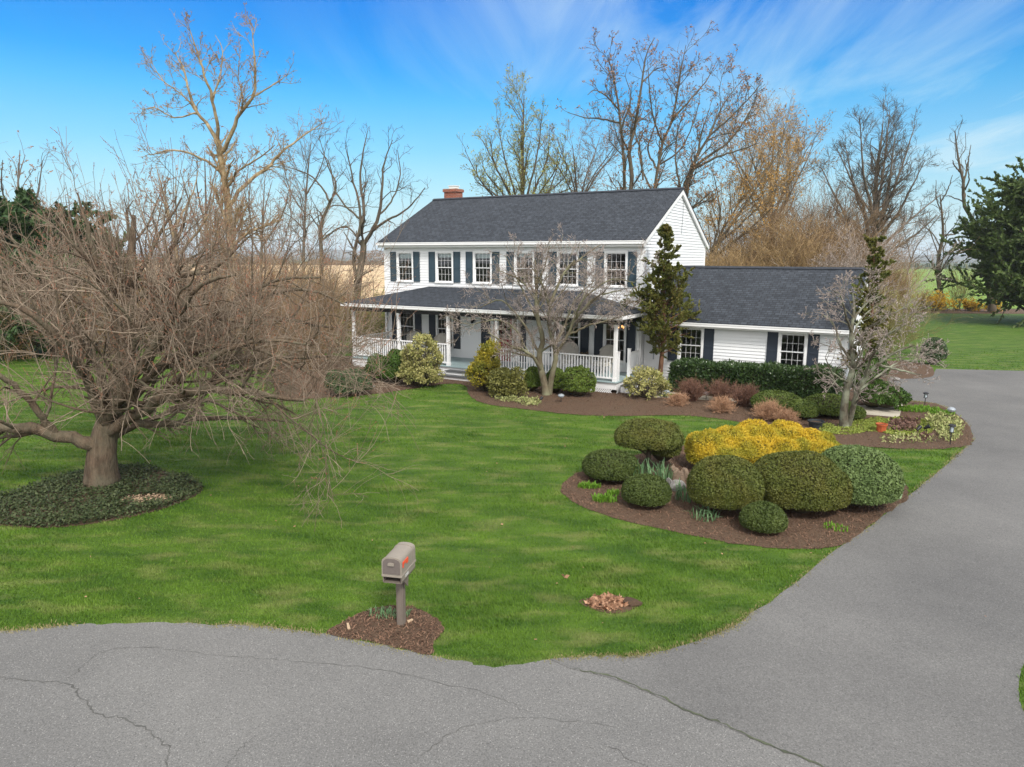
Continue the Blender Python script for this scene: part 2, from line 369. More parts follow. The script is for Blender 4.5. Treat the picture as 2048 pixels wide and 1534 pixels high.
def mat_asphalt(name, c1, c2, spk):
    m, nt, b = base_mat(name)
    tc = nt.nodes.new('ShaderNodeTexCoord'); v = tc.outputs['Object']
    a = nd(nt, 'ShaderNodeTexNoise', {'Vector': v, 'Scale': 0.35, 'Detail': 5.0, 'Roughness': 0.6})
    col = mixc(nt, ramp(nt, a.outputs[0], [(0.3, 0.0), (0.7, 1.0)]), c1, c2)
    f = nd(nt, 'ShaderNodeTexNoise', {'Vector': v, 'Scale': 55.0, 'Detail': 4.0, 'Roughness': 0.75})
    col = mixc(nt, 1.0, col, ramp(nt, f.outputs[0], [(0.28, 0.55), (0.72, 1.42)]), 'MULTIPLY')
    vo = nd(nt, 'ShaderNodeTexVoronoi', {'Vector': v, 'Scale': 58.0})
    vs = nd(nt, 'ShaderNodeSeparateXYZ', {0: vo.outputs['Color']})
    mk = mth(nt, 'MULTIPLY', ramp(nt, vs.outputs[0], [(0.80, 0.0), (0.86, 1.0)]), ramp(nt, vo.outputs['Distance'], [(0.25, 1.0), (0.42, 0.0)]))
    col = mixc(nt, mth(nt, 'MULTIPLY', mk, spk), col, (0.5, 0.49, 0.47))
    mk2 = mth(nt, 'MULTIPLY', ramp(nt, vs.outputs[1], [(0.86, 0.0), (0.9, 1.0)]), ramp(nt, vo.outputs['Distance'], [(0.25, 1.0), (0.42, 0.0)]))
    col = mixc(nt, mth(nt, 'MULTIPLY', mk2, 0.7), col, (0.04, 0.04, 0.04))
    nt.links.new(col, b.inputs['Base Color']); b.inputs['Roughness'].default_value = 0.85
    b.inputs['Specular IOR Level'].default_value = 0.25
    bp = nd(nt, 'ShaderNodeBump', {'Strength': 0.5, 'Distance': 0.01, 'Height': f.outputs[0]})
    nt.links.new(bp.outputs[0], b.inputs['Normal']); return m
M['road'] = mat_asphalt('road_asphalt', (0.124, 0.123, 0.121), (0.172, 0.170, 0.165), 0.38)
M['drive'] = mat_asphalt('drive_asphalt', (0.106, 0.105, 0.104), (0.152, 0.150, 0.146), 0.2)
M['crack'] = pm('crack_dark', (0.06, 0.06, 0.057), (0.115, 0.115, 0.11), 8, 0.95)  # dark grey of the flat crack strips
M['verge'] = pm('verge', (0.26, 0.19, 0.10), (0.13, 0.115, 0.045), 9, 0.95, 0.6, 60)
M['dry_blade'] = pm('dry_blade', (0.27, 0.215, 0.115), (0.13, 0.15, 0.045), 3, 0.9, island=0.8)
M['seam'] = pm('seam', (0.045, 0.05, 0.038), (0.10, 0.115, 0.07), 6, 0.95)
def bark(name, c1, c2, c3=None, sc=6, bump=0.8):
    return pm(name, c1, c2, sc, 0.9, bump, sc*3, stretch=(1.6, 1.6, 0.45), c3=c3, s3=2.2, spec=0.15, bdist=0.04)
M['bk_cherry'] = bark('bark_cherry', (0.055, 0.040, 0.028), (0.18, 0.13, 0.09), (0.13, 0.115, 0.08), 7, 1.0)
M['tw_cherry'] = pm('twig_cherry', (0.095, 0.064, 0.045), (0.33, 0.265, 0.20), 1.2, 0.8, island=0.8, spec=0.2)
M['bud_cherry'] = pm('bud_cherry', (0.24, 0.075, 0.045), (0.33, 0.16, 0.09), 4, 0.7, island=0.8)
M['bk_syc'] = bark('bark_sycamore', (0.26, 0.19, 0.10), (0.42, 0.34, 0.22), (0.18, 0.13, 0.07), 3)
M['bk_dark'] = bark('bark_dark', (0.075, 0.060, 0.045), (0.13, 0.105, 0.08), (0.10, 0.09, 0.06), 5)
M['bk_grey'] = bark('bark_grey', (0.10, 0.085, 0.07), (0.19, 0.165, 0.14), None, 5)
M['bk_lichen'] = bark('bark_lichen', (0.060, 0.050, 0.036), (0.155, 0.135, 0.10), (0.27, 0.29, 0.21), 11)
M['bk_maple'] = bark('bark_maple', (0.10, 0.08, 0.052), (0.19, 0.16, 0.108), (0.22, 0.22, 0.14), 7)
M['bk_red'] = bark('bark_red', (0.13, 0.065, 0.038), (0.21, 0.115, 0.07), None, 7)
M['tw_pink'] = pm('twig_pink', (0.20, 0.165, 0.145), (0.36, 0.305, 0.27), 1.0, 0.85, island=0.5)
M['tw_brown'] = pm('twig_brown', (0.16, 0.105, 0.06), (0.27, 0.185, 0.11), 0.8, 0.9, island=0.5)
M['tw_tan'] = pm('twig_tan', (0.26, 0.175, 0.085), (0.37, 0.26, 0.13), 0.8, 0.9, island=0.5)
M['tw_olive'] = pm('twig_olive', (0.16, 0.14, 0.055), (0.25, 0.22, 0.09), 0.8, 0.9, island=0.5)
M['bud_tan'] = pm('bud_tan', (0.36, 0.20, 0.10), (0.22, 0.12, 0.06), 2, 0.8, island=0.8)
M['bud_gold'] = pm('bud_gold', (0.46, 0.27, 0.06), (0.36, 0.20, 0.06), 2, 0.8, island=0.7)
M['bud_green'] = pm('bud_green', (0.34, 0.36, 0.09), (0.26, 0.26, 0.09), 2, 0.8, island=0.7)
M['bud_pink'] = pm('bud_pink', (0.42, 0.355, 0.325), (0.28, 0.23, 0.205), 2, 0.8, island=0.7)
def leafm(name, c1, c2, isl=0.6, sc=3.0, rough=0.55, trans=0.15, spec=0.2, c3=None, s3=2.0):
    return pm(name, c1, c2, sc, rough, island=isl, spec=spec, trans=trans, c3=c3, s3=s3, detail=3)
M['yew'] = leafm('leaf_yew', (0.052, 0.068, 0.014), (0.128, 0.150, 0.032), c3=(0.110, 0.112, 0.024), isl=.4)
M['yew_dk'] = leafm('leaf_yew_dark', (0.036, 0.058, 0.013), (0.095, 0.125, 0.030), isl=.4)
M['yew_br'] = leafm('leaf_yew_bright', (0.070, 0.112, 0.036), (0.165, 0.228, 0.078), isl=.4)
M['box'] = leafm('leaf_boxwood', (0.055, 0.10, 0.016), (0.145, 0.20, 0.032))
M['box_dk'] = leafm('leaf_box_dark', (0.042, 0.075, 0.014), (0.135, 0.175, 0.036))
M['gold'] = leafm('leaf_gold', (0.47, 0.34, 0.018), (0.74, 0.52, 0.055), c3=(0.27, 0.27, 0.03), s3=1.2, trans=0.3, isl=.5)
M['laurel'] = leafm('leaf_laurel', (0.016, 0.042, 0.012), (0.075, 0.125, 0.036), rough=0.3, spec=0.5)
M['azalea'] = leafm('leaf_azalea', (0.030, 0.070, 0.012), (0.085, 0.150, 0.025))
M['pieris'] = leafm('leaf_pieris', (0.15, 0.19, 0.04), (0.52, 0.46, 0.20), isl=0.8, c3=(0.36, 0.34, 0.13))
M['ygreen'] = leafm('leaf_yellow_green', (0.16, 0.17, 0.025), (0.52, 0.40, 0.04), isl=0.7, c3=(0.19, 0.20, 0.035))
M['olive'] = leafm('leaf_olive', (0.085, 0.095, 0.025), (0.24, 0.23, 0.065), isl=0.7)
M['varieg'] = leafm('leaf_variegated', (0.17, 0.215, 0.06), (0.44, 0.435, 0.20), isl=0.9)
M['fresh'] = leafm('leaf_fresh', (0.10, 0.22, 0.02), (0.18, 0.33, 0.035), trans=0.3)
M['iris'] = leafm('leaf_iris', (0.08, 0.17, 0.07), (0.20, 0.32, 0.16), trans=0.3)
M['ivy'] = leafm('leaf_ivy', (0.026, 0.044, 0.014), (0.088, 0.108, 0.046), isl=0.9, rough=0.55, spec=0.25)
M['sedum'] = leafm('leaf_sedum', (0.17, 0.23, 0.035), (0.32, 0.36, 0.08), isl=.7)
M['hell'] = leafm('leaf_bronze', (0.10, 0.055, 0.045), (0.22, 0.13, 0.10), isl=0.8)
M['hinoki'] = leafm('leaf_hinoki', (0.062, 0.085, 0.018), (0.170, 0.185, 0.042), isl=0.5, c3=(0.16, 0.14, 0.036))
M['spruce'] = leafm('needle_spruce', (0.040, 0.074, 0.020), (0.130, 0.180, 0.052), isl=0.6)
M['juniper'] = leafm('leaf_juniper', (0.025, 0.060, 0.020), (0.075, 0.120, 0.045))
M['core_gold'] = pm('shaded_core_gold', (0.10, 0.095, 0.012), (0.16, 0.14, 0.014), 6, 0.95)  # green-dark core colour, shade of the gaps put into it
M['core_br'] = pm('shaded_core_wood', (0.035, 0.030, 0.016), (0.055, 0.045, 0.022), 6, 0.95)  # twig brown darkened, shade between the leaves put into the colour
M['barberry'] = pm('twig_barberry', (0.12, 0.060, 0.040), (0.205, 0.112, 0.078), 3, 0.85, island=0.7)
M['spirea'] = pm('twig_spirea', (0.30, 0.165, 0.095), (0.42, 0.26, 0.16), 3, 0.85, island=0.7)
M['forsythia'] = leafm('petal_forsythia', (0.62, 0.36, 0.012), (0.75, 0.48, 0.03), trans=0.3)
M['farwood'] = leafm('far_conifer', (0.03, 0.06, 0.045), (0.05, 0.085, 0.06))
# ---------------------------------------------------------------- ground sheets
def smooth_closed(P, k=6):
    P = np.asarray(P, float); n = len(P); out = []
    for i in range(n):
        p0, p1, p2, p3 = P[i-1], P[i], P[(i+1) % n], P[(i+2) % n]
        for t in np.linspace(0, 1, k, endpoint=False):
            out.append(0.5*((2*p1)+(-p0+p2)*t+(2*p0-5*p1+4*p2-p3)*t*t+(-p0+3*p1-3*p2+p3)*t**3))
    return np.array(out)
def smooth_open(P, k=6):
    P = np.asarray(P, float); Q = np.vstack([2*P[0]-P[1], P, 2*P[-1]-P[-2]]); out = []
    for i in range(1, len(Q)-2):
        p0, p1, p2, p3 = Q[i-1:i+3]
        for t in np.linspace(0, 1, k, endpoint=False):
            out.append(0.5*((2*p1)+(-p0+p2)*t+(2*p0-5*p1+4*p2-p3)*t*t+(-p0+3*p1-3*p2+p3)*t**3))
    out.append(P[-1]); return np.array(out)
def rough_edge(P, amp, seed):
    rg = np.random.default_rng(seed); Q = P.copy(); Q[:, :2] += rg.normal(0, amp, (len(P), 2)); return Q
def GP(pts): return np.array([G(x, y) for x, y in pts])
def sheet(name, poly, z, mat, kind='structure'):
    me = bpy.data.meshes.new(name)
    me.from_pydata([(p[0], p[1], z) for p in poly], [], [list(range(len(poly)))])
    bm = bmesh.new(); bm.from_mesh(me)
    bmesh.ops.recalc_face_normals(bm, faces=bm.faces)
    for f in bm.faces:
        if f.normal.z < 0: f.normal_flip()
    bmesh.ops.triangulate(bm, faces=bm.faces); bm.to_mesh(me); bm.free()
    o = link(name, me, mat); o['kind'] = kind; return o
def inside(P, poly):
    x, y = P[:, 0], P[:, 1]; r = np.zeros(len(P), bool); n = len(poly); j = n-1
    for i in range(n):
        xi, yi, xj, yj = poly[i][0], poly[i][1], poly[j][0], poly[j][1]
        c = ((yi > y) != (yj > y))
        with np.errstate(divide='ignore', invalid='ignore'):
            r ^= c & (x < (xj-xi)*(y-yi)/(yj-yi+1e-12)+xi)
        j = i
    return r

sheet('ground', [(-3500, -200), (3500, -200), (3500, 3800), (-3500, 3800)], -0.03, M['pasture'])
sheet('stubble_field', [(-400, 66), (2, 66), (2, 560), (-520, 640)], -0.012, M['stubble'])
fpts = [at(1780, 534, 385)[:2], at(1850, 533, 400)[:2], at(2300, 534, 380)[:2]]
sheet('crop_field', [(18, 74), (170, 74), tuple(fpts[2]), tuple(fpts[1]), tuple(fpts[0]), (28, 300)], -0.010, M['field'])
lawn_poly = [(-70, -6), (70, -6), (70, 66.5), (-60, 66.5)]
sheet('lawn', lawn_poly, 0.0, M['lawn'])
sheet('woodland_floor', [(30, 66.6), (75, 66.6), (75, 72.5), (30, 73.2)], 0.004, M['mulch'])

road_edge = smooth_open(GP([(-500, 1330), (-250, 1292), (0, 1264), (120, 1252), (230, 1247), (350, 1246), (480, 1250), (570, 1257), (650, 1268), (760, 1288),
    (860, 1311), (940, 1328), (1000, 1333), (1100, 1319)]), 5)
road_edge = np.vstack([rough_edge(road_edge[:-1], 0.018, 3), road_edge[-1:]])
seam_px = [(1330, 1303), (1500, 1400), (1600, 1452), (1720, 1534), (2000, 1680), (2350, 1830)]
road_poly = np.vstack([road_edge, GP([(1330, 1340)]+seam_px[1:]), [[60, -20, 0], [-60, -20, 0], [-60, road_edge[0][1], 0]]])
sheet('road', road_poly, 0.004, M['road'])
drive_left = smooth_open(GP([(1100, 1319), (1180, 1314), (1270, 1311), (1350, 1297), (1430, 1270), (1490, 1238), (1560, 1188), (1670, 1100), (1740, 1052), (1815, 992),
    (1880, 940), (1930, 896), (1945, 868), (1920, 834), (1872, 808), (1808, 802), (1766, 797)]), 4)
drive_left = rough_edge(drive_left, 0.016, 5); drive_left[0] = G(1100, 1319)
island_px = [(2300, 1200), (2090, 1290), (2052, 1325), (2040, 1352), (2038, 1385), (2048, 1425), (2100, 1500), (2300, 1640)]
isl = smooth_open(GP(island_px), 5)
drive_poly = np.vstack([drive_left, GP([(1764, 772), (1772, 761), (1800, 757), (1840, 755), (1866, 752), (1870, 742), (1872, 738), (2048, 742), (2500, 757), (2500, 1150)]),
    isl, GP([(1800, 1604), (1700, 1560), (1600, 1515), (1500, 1476), (1400, 1432), (1300, 1388), (1220, 1356), (1140, 1338)])])
sheet('driveway', drive_poly, 0.009, M['drive'])

bed_main = smooth_closed(GP([(560, 796), (640, 796), (700, 793), (770, 786), (870, 771), (900, 768), (930, 772), (937, 790), (960, 805), (1000, 813), (1060, 820), (1130, 828), (1230, 833),
    (1330, 831), (1400, 834), (1470, 843), (1520, 858), (1580, 872), (1640, 884), (1700, 893), (1760, 896), (1840, 899), (1900, 897), (1940, 889), (1944, 868), (1918, 833), (1870, 808), (1808, 803),
    (1764, 797), (1735, 770), (1600, 752), (1300, 735), (1100, 735), (900, 715), (700, 712), (560, 730)]), 5)
bed_main = rough_edge(bed_main, 0.02, 8)
sheet('mulch_bed', bed_main, 0.0145, M['mulch'])
bed_front = smooth_closed(GP([(1123, 985), (1130, 965), (1160, 945), (1220, 925), (1300, 905), (1400, 888), (1600, 880), (1720, 900), (1785, 935), (1818, 985), (1790, 1015), (1735, 1055), (1690, 1088),
    (1640, 1098), (1560, 1098), (1460, 1086), (1350, 1065), (1240, 1040), (1160, 1012)]), 6)
bed_front = rough_edge(bed_front, 0.015, 9)
sheet('mulch_bed', bed_front, 0.012, M['mulch'])
bed_mail = smooth_closed(GP([(655, 1268), (690, 1243), (720, 1228), (760, 1215), (810, 1213), (850, 1224), (880, 1243), (888, 1262), (868, 1285), (862, 1311), (800, 1298), (740, 1285)]), 5)
bed_mail = rough_edge(bed_mail, 0.01, 10)
sheet('mulch_bed', bed_mail, 0.012, M['mulch'])
bed_ivy = smooth_closed(GP([(-60, 1045), (0, 1052), (100, 1056), (200, 1046), (300, 1026), (380, 998), (406, 975), (370, 955), (300, 938), (200, 938), (100, 963), (30, 988), (-60, 1005)]), 5)
sheet('ivy_soil', bed_ivy, 0.010, M['mulch'])
bed_back = smooth_closed(GP([(1764, 764), (1790, 759), (1840, 757), (1866, 752), (1866, 738), (1850, 728), (1790, 722), (1750, 725), (1745, 750)]), 4)
sheet('mulch_bed', bed_back, 0.013, M['mulch'])
path_poly = GP([(1766, 799), (1808, 804), (1798, 836), (1728, 830), (1640, 822), (1540, 812), (1440, 803), (1340, 797), (1285, 795), (1290, 781), (1345, 783), (1440, 787), (1540, 795), (1640, 803), (1726, 812)])
sheet('path', path_poly, 0.022, M['concrete'])
drain_c = G(1222, 1208)

# cracks in the paving: thin ragged strips
def crack(name, px, w, mat, seed, z=0.0075):
    rg = np.random.default_rng(seed); P = smooth_open(GP(px), 10)
    n = len(P); t = np.gradient(P[:, :2], axis=0); t /= np.linalg.norm(t, axis=1)[:, None]
    nn = np.stack([-t[:, 1], t[:, 0]], 1)
    wig = np.cumsum(rg.normal(0, 0.012, n)); wig -= np.linspace(wig[0], wig[-1], n)
    ww = w*np.clip(rg.lognormal(0, 0.55, n), 0.25, 2.4)*np.minimum(1, np.minimum(np.arange(n), n-1-np.arange(n))/5.0+0.1)
    c = P[:, :2]+nn*(wig+rg.normal(0, 0.009, n))[:, None]
    V = np.concatenate([np.c_[c+nn*ww[:, None]/2, np.full(n, z)], np.c_[c-nn*ww[:, None]/2, np.full(n, z)]])
    i = np.arange(n-1); Fq = np.stack([i, i+1, n+i+1, n+i], 1)
    o = mesh_np(name, V, Fq, mat); o['kind'] = 'structure'; return o
crack('pavement_seam', [(1140, 1338), (1220, 1356), (1300, 1388), (1400, 1432), (1500, 1476), (1600, 1515), (1700, 1560)], 0.020, M['seam'], 1, 0.0125)
crack('pavement_crack', [(0, 1352), (60, 1362), (130, 1365), (165, 1392), (195, 1427), (250, 1437), (300, 1475), (335, 1495), (338, 1545)], 0.013, M['crack'], 2)
crack('pavement_crack', [(120, 1365), (155, 1337), (190, 1308), (260, 1297), (380, 1305), (500, 1320), (620, 1327), (760, 1338), (900, 1370), (1010, 1402), (1060, 1425)], 0.0045, M['crack'], 3)
crack('pavement_crack', [(450, 1545), (470, 1510), (520, 1470)], 0.006, M['crack'], 4)
crack('pavement_crack', [(820, 1530), (900, 1475), (970, 1450), (1060, 1440), (1150, 1445), (1245, 1455)], 0.005, M['crack'], 5)
crack('pavement_crack', [(1195, 1485), (1240, 1505), (1300, 1540)], 0.006, M['crack'], 6)

EXCL = [road_poly, drive_poly, bed_main, bed_front, bed_mail, bed_ivy, bed_back, path_poly]
def lawn_ok(P):
    k = np.ones(len(P), bool)
    for q in EXCL: k &= ~inside(P, q)
    # house footprint
    c, s = math.cos(HYAW), math.sin(HYAW); dx, dy = P[:, 0]-HX, P[:, 1]-HY
    a, b = dx*c+dy*s, -dx*s+dy*c
    k &= ~((a > -13.2) & (a < 7.6) & (b > -2.7) & (b < 9))
    return k
def blades(P, rg, hs=1.0):
    n = len(P); d = np.hypot(P[:, 0], P[:, 1])
    patch = np.sin(P[:, 0]*1.7+1.3*np.sin(P[:, 1]*1.1))*np.sin(P[:, 1]*1.9+P[:, 0]*0.6)
    h = hs*rg.uniform(0.018, 0.045, n)*(1+0.35*patch)*(1+0.25*np.clip((d-11)/15, 0, 1)); w = 0.004+0.00055*d*rg.uniform(0.6, 1.2, n)
    az = rg.uniform(0, 2*np.pi, n); lean = rg.uniform(0.1, 0.95, n)*h
    la = rg.uniform(0, 2*np.pi, n)*0.6+patch*1.2
    V = np.zeros((n, 3, 3)); c, s = np.cos(az)*w, np.sin(az)*w
    V[:, 0, 0] = P[:, 0]-c; V[:, 0, 1] = P[:, 1]-s
    V[:, 1, 0] = P[:, 0]+c; V[:, 1, 1] = P[:, 1]+s
    V[:, 2, 0] = P[:, 0]+np.cos(la)*lean; V[:, 2, 1] = P[:, 1]+np.sin(la)*lean; V[:, 2, 2] = h
    return V, np.arange(3*n).reshape(n, 3)
def grass_blades():
    rg = np.random.default_rng(11)
    pts = []
    # rings of falling density away from the viewer
    for y0, y1, dens in ((7, 11, 1700), (11, 15, 950), (15, 20, 480), (20, 28, 230), (28, 42, 90)):
        x1 = y1*0.88+2.5; n = int((y1-y0)*2*x1*dens)
        P = np.c_[rg.uniform(-x1, x1, n), rg.uniform(y0, y1, n)]
        pts.append(P[(np.abs(P[:, 0]) < P[:, 1]*0.88+2.0) & (rg.uniform(0, 1, n) > np.clip((P[:, 1]-25)/16, 0, 1))])
    P = np.vstack(pts); P = P[lawn_ok(P+rg.normal(0, .014, P.shape))]
    dr = np.hypot((P[:, 0]-drain_c[0])/0.36, (P[:, 1]-drain_c[1])/0.24)
    P = P[dr > 1]
    o = mesh_np('lawn_grass', *blades(P, rg), M['blade'])
    tag(o, 'short mown green lawn grass between the road and the house', 'grass', kind='stuff')
    # straw-coloured dead fringe where the lawn meets the paving
    E = np.vstack([road_edge[:, :2], drive_left[:, :2]]); k = rg.integers(0, len(E)-1, 15000); f = rg.uniform(0, 1, (15000, 1))
    ok = np.linalg.norm(E[k+1]-E[k], axis=1) < 1.2
    P = (E[k]*(1-f)+E[k+1]*f)[ok]; m = len(P)
    amt = np.sin(P[:, 0]*1.9+2)*np.sin(P[:, 0]*.7+P[:, 1]*1.3)
    P = P[rg.uniform(-.35, 1.0, m) < amt]; P += rg.normal(0, .045, P.shape)
    for q in (bed_main, bed_front, bed_mail): P = P[~inside(P, q)]
    o = mesh_np('dead_grass', *blades(P, rg, .85), M['dry_blade'])
    tag(o, 'straw-coloured dead grass fringe along the edge of the paving', 'grass', kind='stuff')
grass_blades()
def leaf_scatter():
    rg = np.random.default_rng(31); n = 150
    P = np.c_[rg.uniform(-11, 7, n), rg.uniform(8.5, 24, n)]; k = lawn_ok(P) | (rg.uniform(0, 1, n) < .12); P = P[k]; n = len(P)
    P3 = np.c_[P, np.full(n, .03)]; ax = rg.normal(0, 1, (n, 3))*np.array([1, 1, .3]); ax /= np.linalg.norm(ax, axis=1)[:, None]
    sd = np.cross(ax, [0, 0, 1.0])+rg.normal(0, .2, (n, 3)); L = rg.uniform(.02, .06, n)[:, None]
    V = np.stack([P3, P3+ax*L*.5+sd*L*.3, P3+ax*L, P3+ax*L*.5-sd*L*.3], 1)
    tag(mesh_np('leaf_litter', V.reshape(-1, 3), np.arange(4*n).reshape(n, 4), M['dry_leaf']), 'few small dry leaves and bits scattered over the lawn', 'leaf litter', kind='stuff')
leaf_scatter()
def chips_stuff():
    rg = np.random.default_rng(12); out = []
    for poly, dens, zz in ((bed_front, 700, .013), (bed_mail, 1700, .013), (bed_main, 220, .016)):
        lo, hi = poly[:, :2].min(0), poly[:, :2].max(0); n = int(np.prod(hi-lo)*dens)
        P = rg.uniform(lo, hi, (n, 2)); P = P[inside(P, poly)]; P = P[~inside(P, path_poly)]
        out.append(np.c_[P, np.full(len(P), zz)])
    P = np.vstack(out); n = len(P); az = rg.uniform(0, 2*np.pi, n); L = rg.uniform(0.012, 0.05, n); w = rg.uniform(0.005, 0.014, n)
    tz = rg.uniform(-0.3, 0.9, n)*L
    d = np.c_[np.cos(az)*L, np.sin(az)*L, tz]; s = np.c_[-np.sin(az)*w, np.cos(az)*w, rg.uniform(-.5, .5, n)*w]
    P[:, 2] += np.abs(tz)*0.5+0.004
    V = np.stack([P-d/2-s/2, P+d/2-s/2, P+d/2+s/2, P-d/2+s/2], 1)
    tag(mesh_np('mulch_chips', V, np.arange(4*n).reshape(n, 4), M['chips']), 'brown shredded bark mulch spread over the planting beds', 'mulch', kind='stuff')
chips_stuff()
# far hills and woods
def hills():
    rg = np.random.default_rng(5); rows = []
    for Y, zt in ((1500, 8), (2300, 26), (3000, 40), (3500, 48)):
        xs = np.linspace(-3300, 3300, 160)
        h = zt*(0.55+0.25*np.sin(xs/510.0+Y)+0.16*np.sin(xs/190.0+Y*2)+0.05*rg.normal(0, 1, 160))
        lo = np.c_[xs, np.full(160, Y-300.0), np.full(160, -1.0)]; hi = np.c_[xs, np.full(160, float(Y)), h]
        bk = np.c_[xs, np.full(160, Y+300.0), np.full(160, -1.0)]
        i = np.arange(159)
        rows.append((np.vstack([lo, hi, bk]), np.concatenate([np.stack([i, i+1, 160+i+1, 160+i], 1), np.stack([160+i, 160+i+1, 320+i+1, 320+i], 1)])))
    V, Fq = cat_vf(rows); o = mesh_np('hills', V, Fq, M['hill']); o['kind'] = 'structure'
hills()
# ---------------------------------------------------------------- the house
HW, HD = 12.95, 8.55
ZE, ZR = 5.64, 7.93        # roof edge over the eave, ridge
OV = 0.27
house = thing('house', 'white clapboard two-storey house with dark shutters, long front porch and low garage wing', 'house', (HX, HY, 0), HYAW)
E_ = 0.122
def clap(mb, org, u, nrm, u0, u1, z0, z1, holes=()):
    """lapped boards on a plane: org + u*along + nrm*out; u0/u1 may be functions of height"""
    org, u, nrm = Vector(org), Vector(u), Vector(nrm)
    f0 = u0 if callable(u0) else (lambda z: u0); f1 = u1 if callable(u1) else (lambda z: u1)
    zs = set(); k = 0
    while z0+k*E_ < z1-1e-6: zs.add(round(z0+k*E_, 5)); k += 1
    zs.add(round(z1, 5))
    for h in holes:
        for z in h[2:]: zs.add(round(z, 5))
    zs = sorted(z for z in zs if z0 <= z <= z1)
    def out(z, zc): return 0.024*(1-(z-zc)/E_)
    for za, zb in zip(zs, zs[1:]):
        if zb-za < 1e-4: continue
        zc = z0+math.floor((za-z0)/E_+1e-4)*E_
        zm = (za+zb)/2
        segs = [(None, None)]
        cuts = sorted((h[0], h[1]) for h in holes if h[2] < zm < h[3])
        spans = []; cur = None
        a_lo, a_hi = f0(za), f1(za); b_lo, b_hi = f0(zb), f1(zb)
        pts = [(a_lo, b_lo)]
        for c0, c1 in cuts: spans.append((pts[-1], (c0, c0))); pts.append((c1, c1))
        spans.append((pts[-1], (a_hi, b_hi)))
        for (la, lb), (ra, rb) in spans:
            if ra-la < 0.005 and rb-lb < 0.005: continue
            oa, ob = out(za, zc), out(zb-1e-5, zc)
            A = org+u*la+nrm*oa+Vector((0, 0, za)); B = org+u*ra+nrm*oa+Vector((0, 0, za))
            C = org+u*rb+nrm*ob+Vector((0, 0, zb)); D = org+u*lb+nrm*ob+Vector((0, 0, zb))
            mb.face([A, B, C, D])
            if abs(za-zc) < 1e-4: mb.face([A-nrm*oa, B-nrm*oa, B, A])
def rectwin(c, w, z0, z1): return (c-w/2, c+w/2, z0, z1)
UPW = [-11.71, -9.44, -7.39, -5.28, -3.24, -1.13]
UZ0, UZ1 = 3.86, 5.14
LOW = [-11.68, -9.47, -3.10, -1.09]; LZ0, LZ1 = 0.86, 2.56
GAW = [1.90, 5.59]; GZ0, GZ1 = 1.03, 2.28
GB, GW, GDp = 0.35, 7.36, 7.30
WW = 0.82
holes_f = [rectwin(c, WW, UZ0, UZ1) for c in UPW]+[rectwin(c, WW, LZ0, LZ1) for c in LOW]+[(-6.86, -5.56, 0.46, 2.62)]
FZ = 0.443
# front wall, left gable, right gable, back
mb = MB(); clap(mb, (0, 0, 0), (1, 0, 0), (0, -1, 0), -HW, 0, 0.0, ZE-0.12, holes_f); mb.build('front_wall', M['siding'], house)
slope = (ZR-ZE)/(HD/2+OV)
def gtop(z): return max(0.0, (z-(ZE-0.10+OV*slope))/slope)
mb = MB(); clap(mb, (0, 0, 0), (0, 1, 0), (1, 0, 0), gtop, lambda z: HD-gtop(z), 0.0, ZR-0.12); mb.build('gable_wall', M['siding'], house)
mb = MB(); clap(mb, (-HW, HD, 0), (0, -1, 0), (-1, 0, 0), gtop, lambda z: HD-gtop(z), 0.0, ZR-0.12); mb.build('gable_wall', M['siding'], house)
mb = MB(); clap(mb, (0, HD, 0), (-1, 0, 0), (0, 1, 0), 0, HW, 0.0, ZE-0.12); mb.build('back_wall', M['siding'], house)
mb = MB()
mb.box(-HW+.02, -.02, .02, HD-.02, 0.20, 0.30); mb.box(-HW+.02, -.02, .30, HD-.02, 3.05, 3.2); mb.box(-HW+.02, -.02, .02, HD-.02, ZE-.3, ZE-.2)
mb.build('interior_floor', M['inside_floor'], house)
mb = MB(); mb.box(-HW+.02, -.02, 4.2, 4.3, 0.3, ZE-.3)
for x in (-10.6, -8.4, -4.2, -2.15): mb.box(x-.05, x+.05, 0.32, 4.2, 0.3, 3.04); mb.box(x-.1, x, 0.32, 4.2, 3.21, ZE-.31)
mb.build('interior_wall', M['inside'], house)
# corner boards and friezes
mb = MB()
mb.box(-.10, .026, -.026, -.001, 0.0, ZE-.3); mb.box(.0005, .026, -.001, .10, 0.0, ZE-.3)
mb.box(-HW-.026, -HW+.10, -.026, -.001, 0.0, ZE-.3); mb.box(.001, .026, HD-.1, HD+.02, 0, ZE-.3)
mb.box(-HW-.026, -HW-.001, -.001, .10, 0.0, ZE-.3)
mb.box(-HW-.03, .03, -.03, .02, ZE-.3, ZE-.13)
mb.build('corner_board', M['trim'], house)
# roof: two slabs with shingle uv in metres, ridge cap
def roof_slab(mb, x0, x1, yA, zA, yB, zB, th=0.06):
    L = math.hypot(yB-yA, zB-zA)
    P = [(x0, yA, zA), (x1, yA, zA), (x1, yB, zB), (x0, yB, zB)]
    mb.face(P if yB > yA else P[::-1], [(0, 0), (x1-x0, 0), (x1-x0, L), (0, L)] if yB > yA else [(0, L), (x1-x0, L), (x1-x0, 0), (0, 0)])
    Q = [(x, y, z-th) for x, y, z in P]
    mb.face(Q[::-1] if yB > yA else Q, [(0, 0)]*4)
    for i in range(4): j = (i+1) % 4; mb.face([P[i], P[j], Q[j], Q[i]], [(.05, .02)]*4)
RX0, RX1 = -HW-.20, .13
mb = MB(); roof_slab(mb, RX0, RX1, -OV, ZE, HD/2, ZR); roof_slab(mb, RX0, RX1, HD+OV, ZE, HD/2, ZR)
roof = mb.build('roof', M['shingle'], house)
mb = MB()
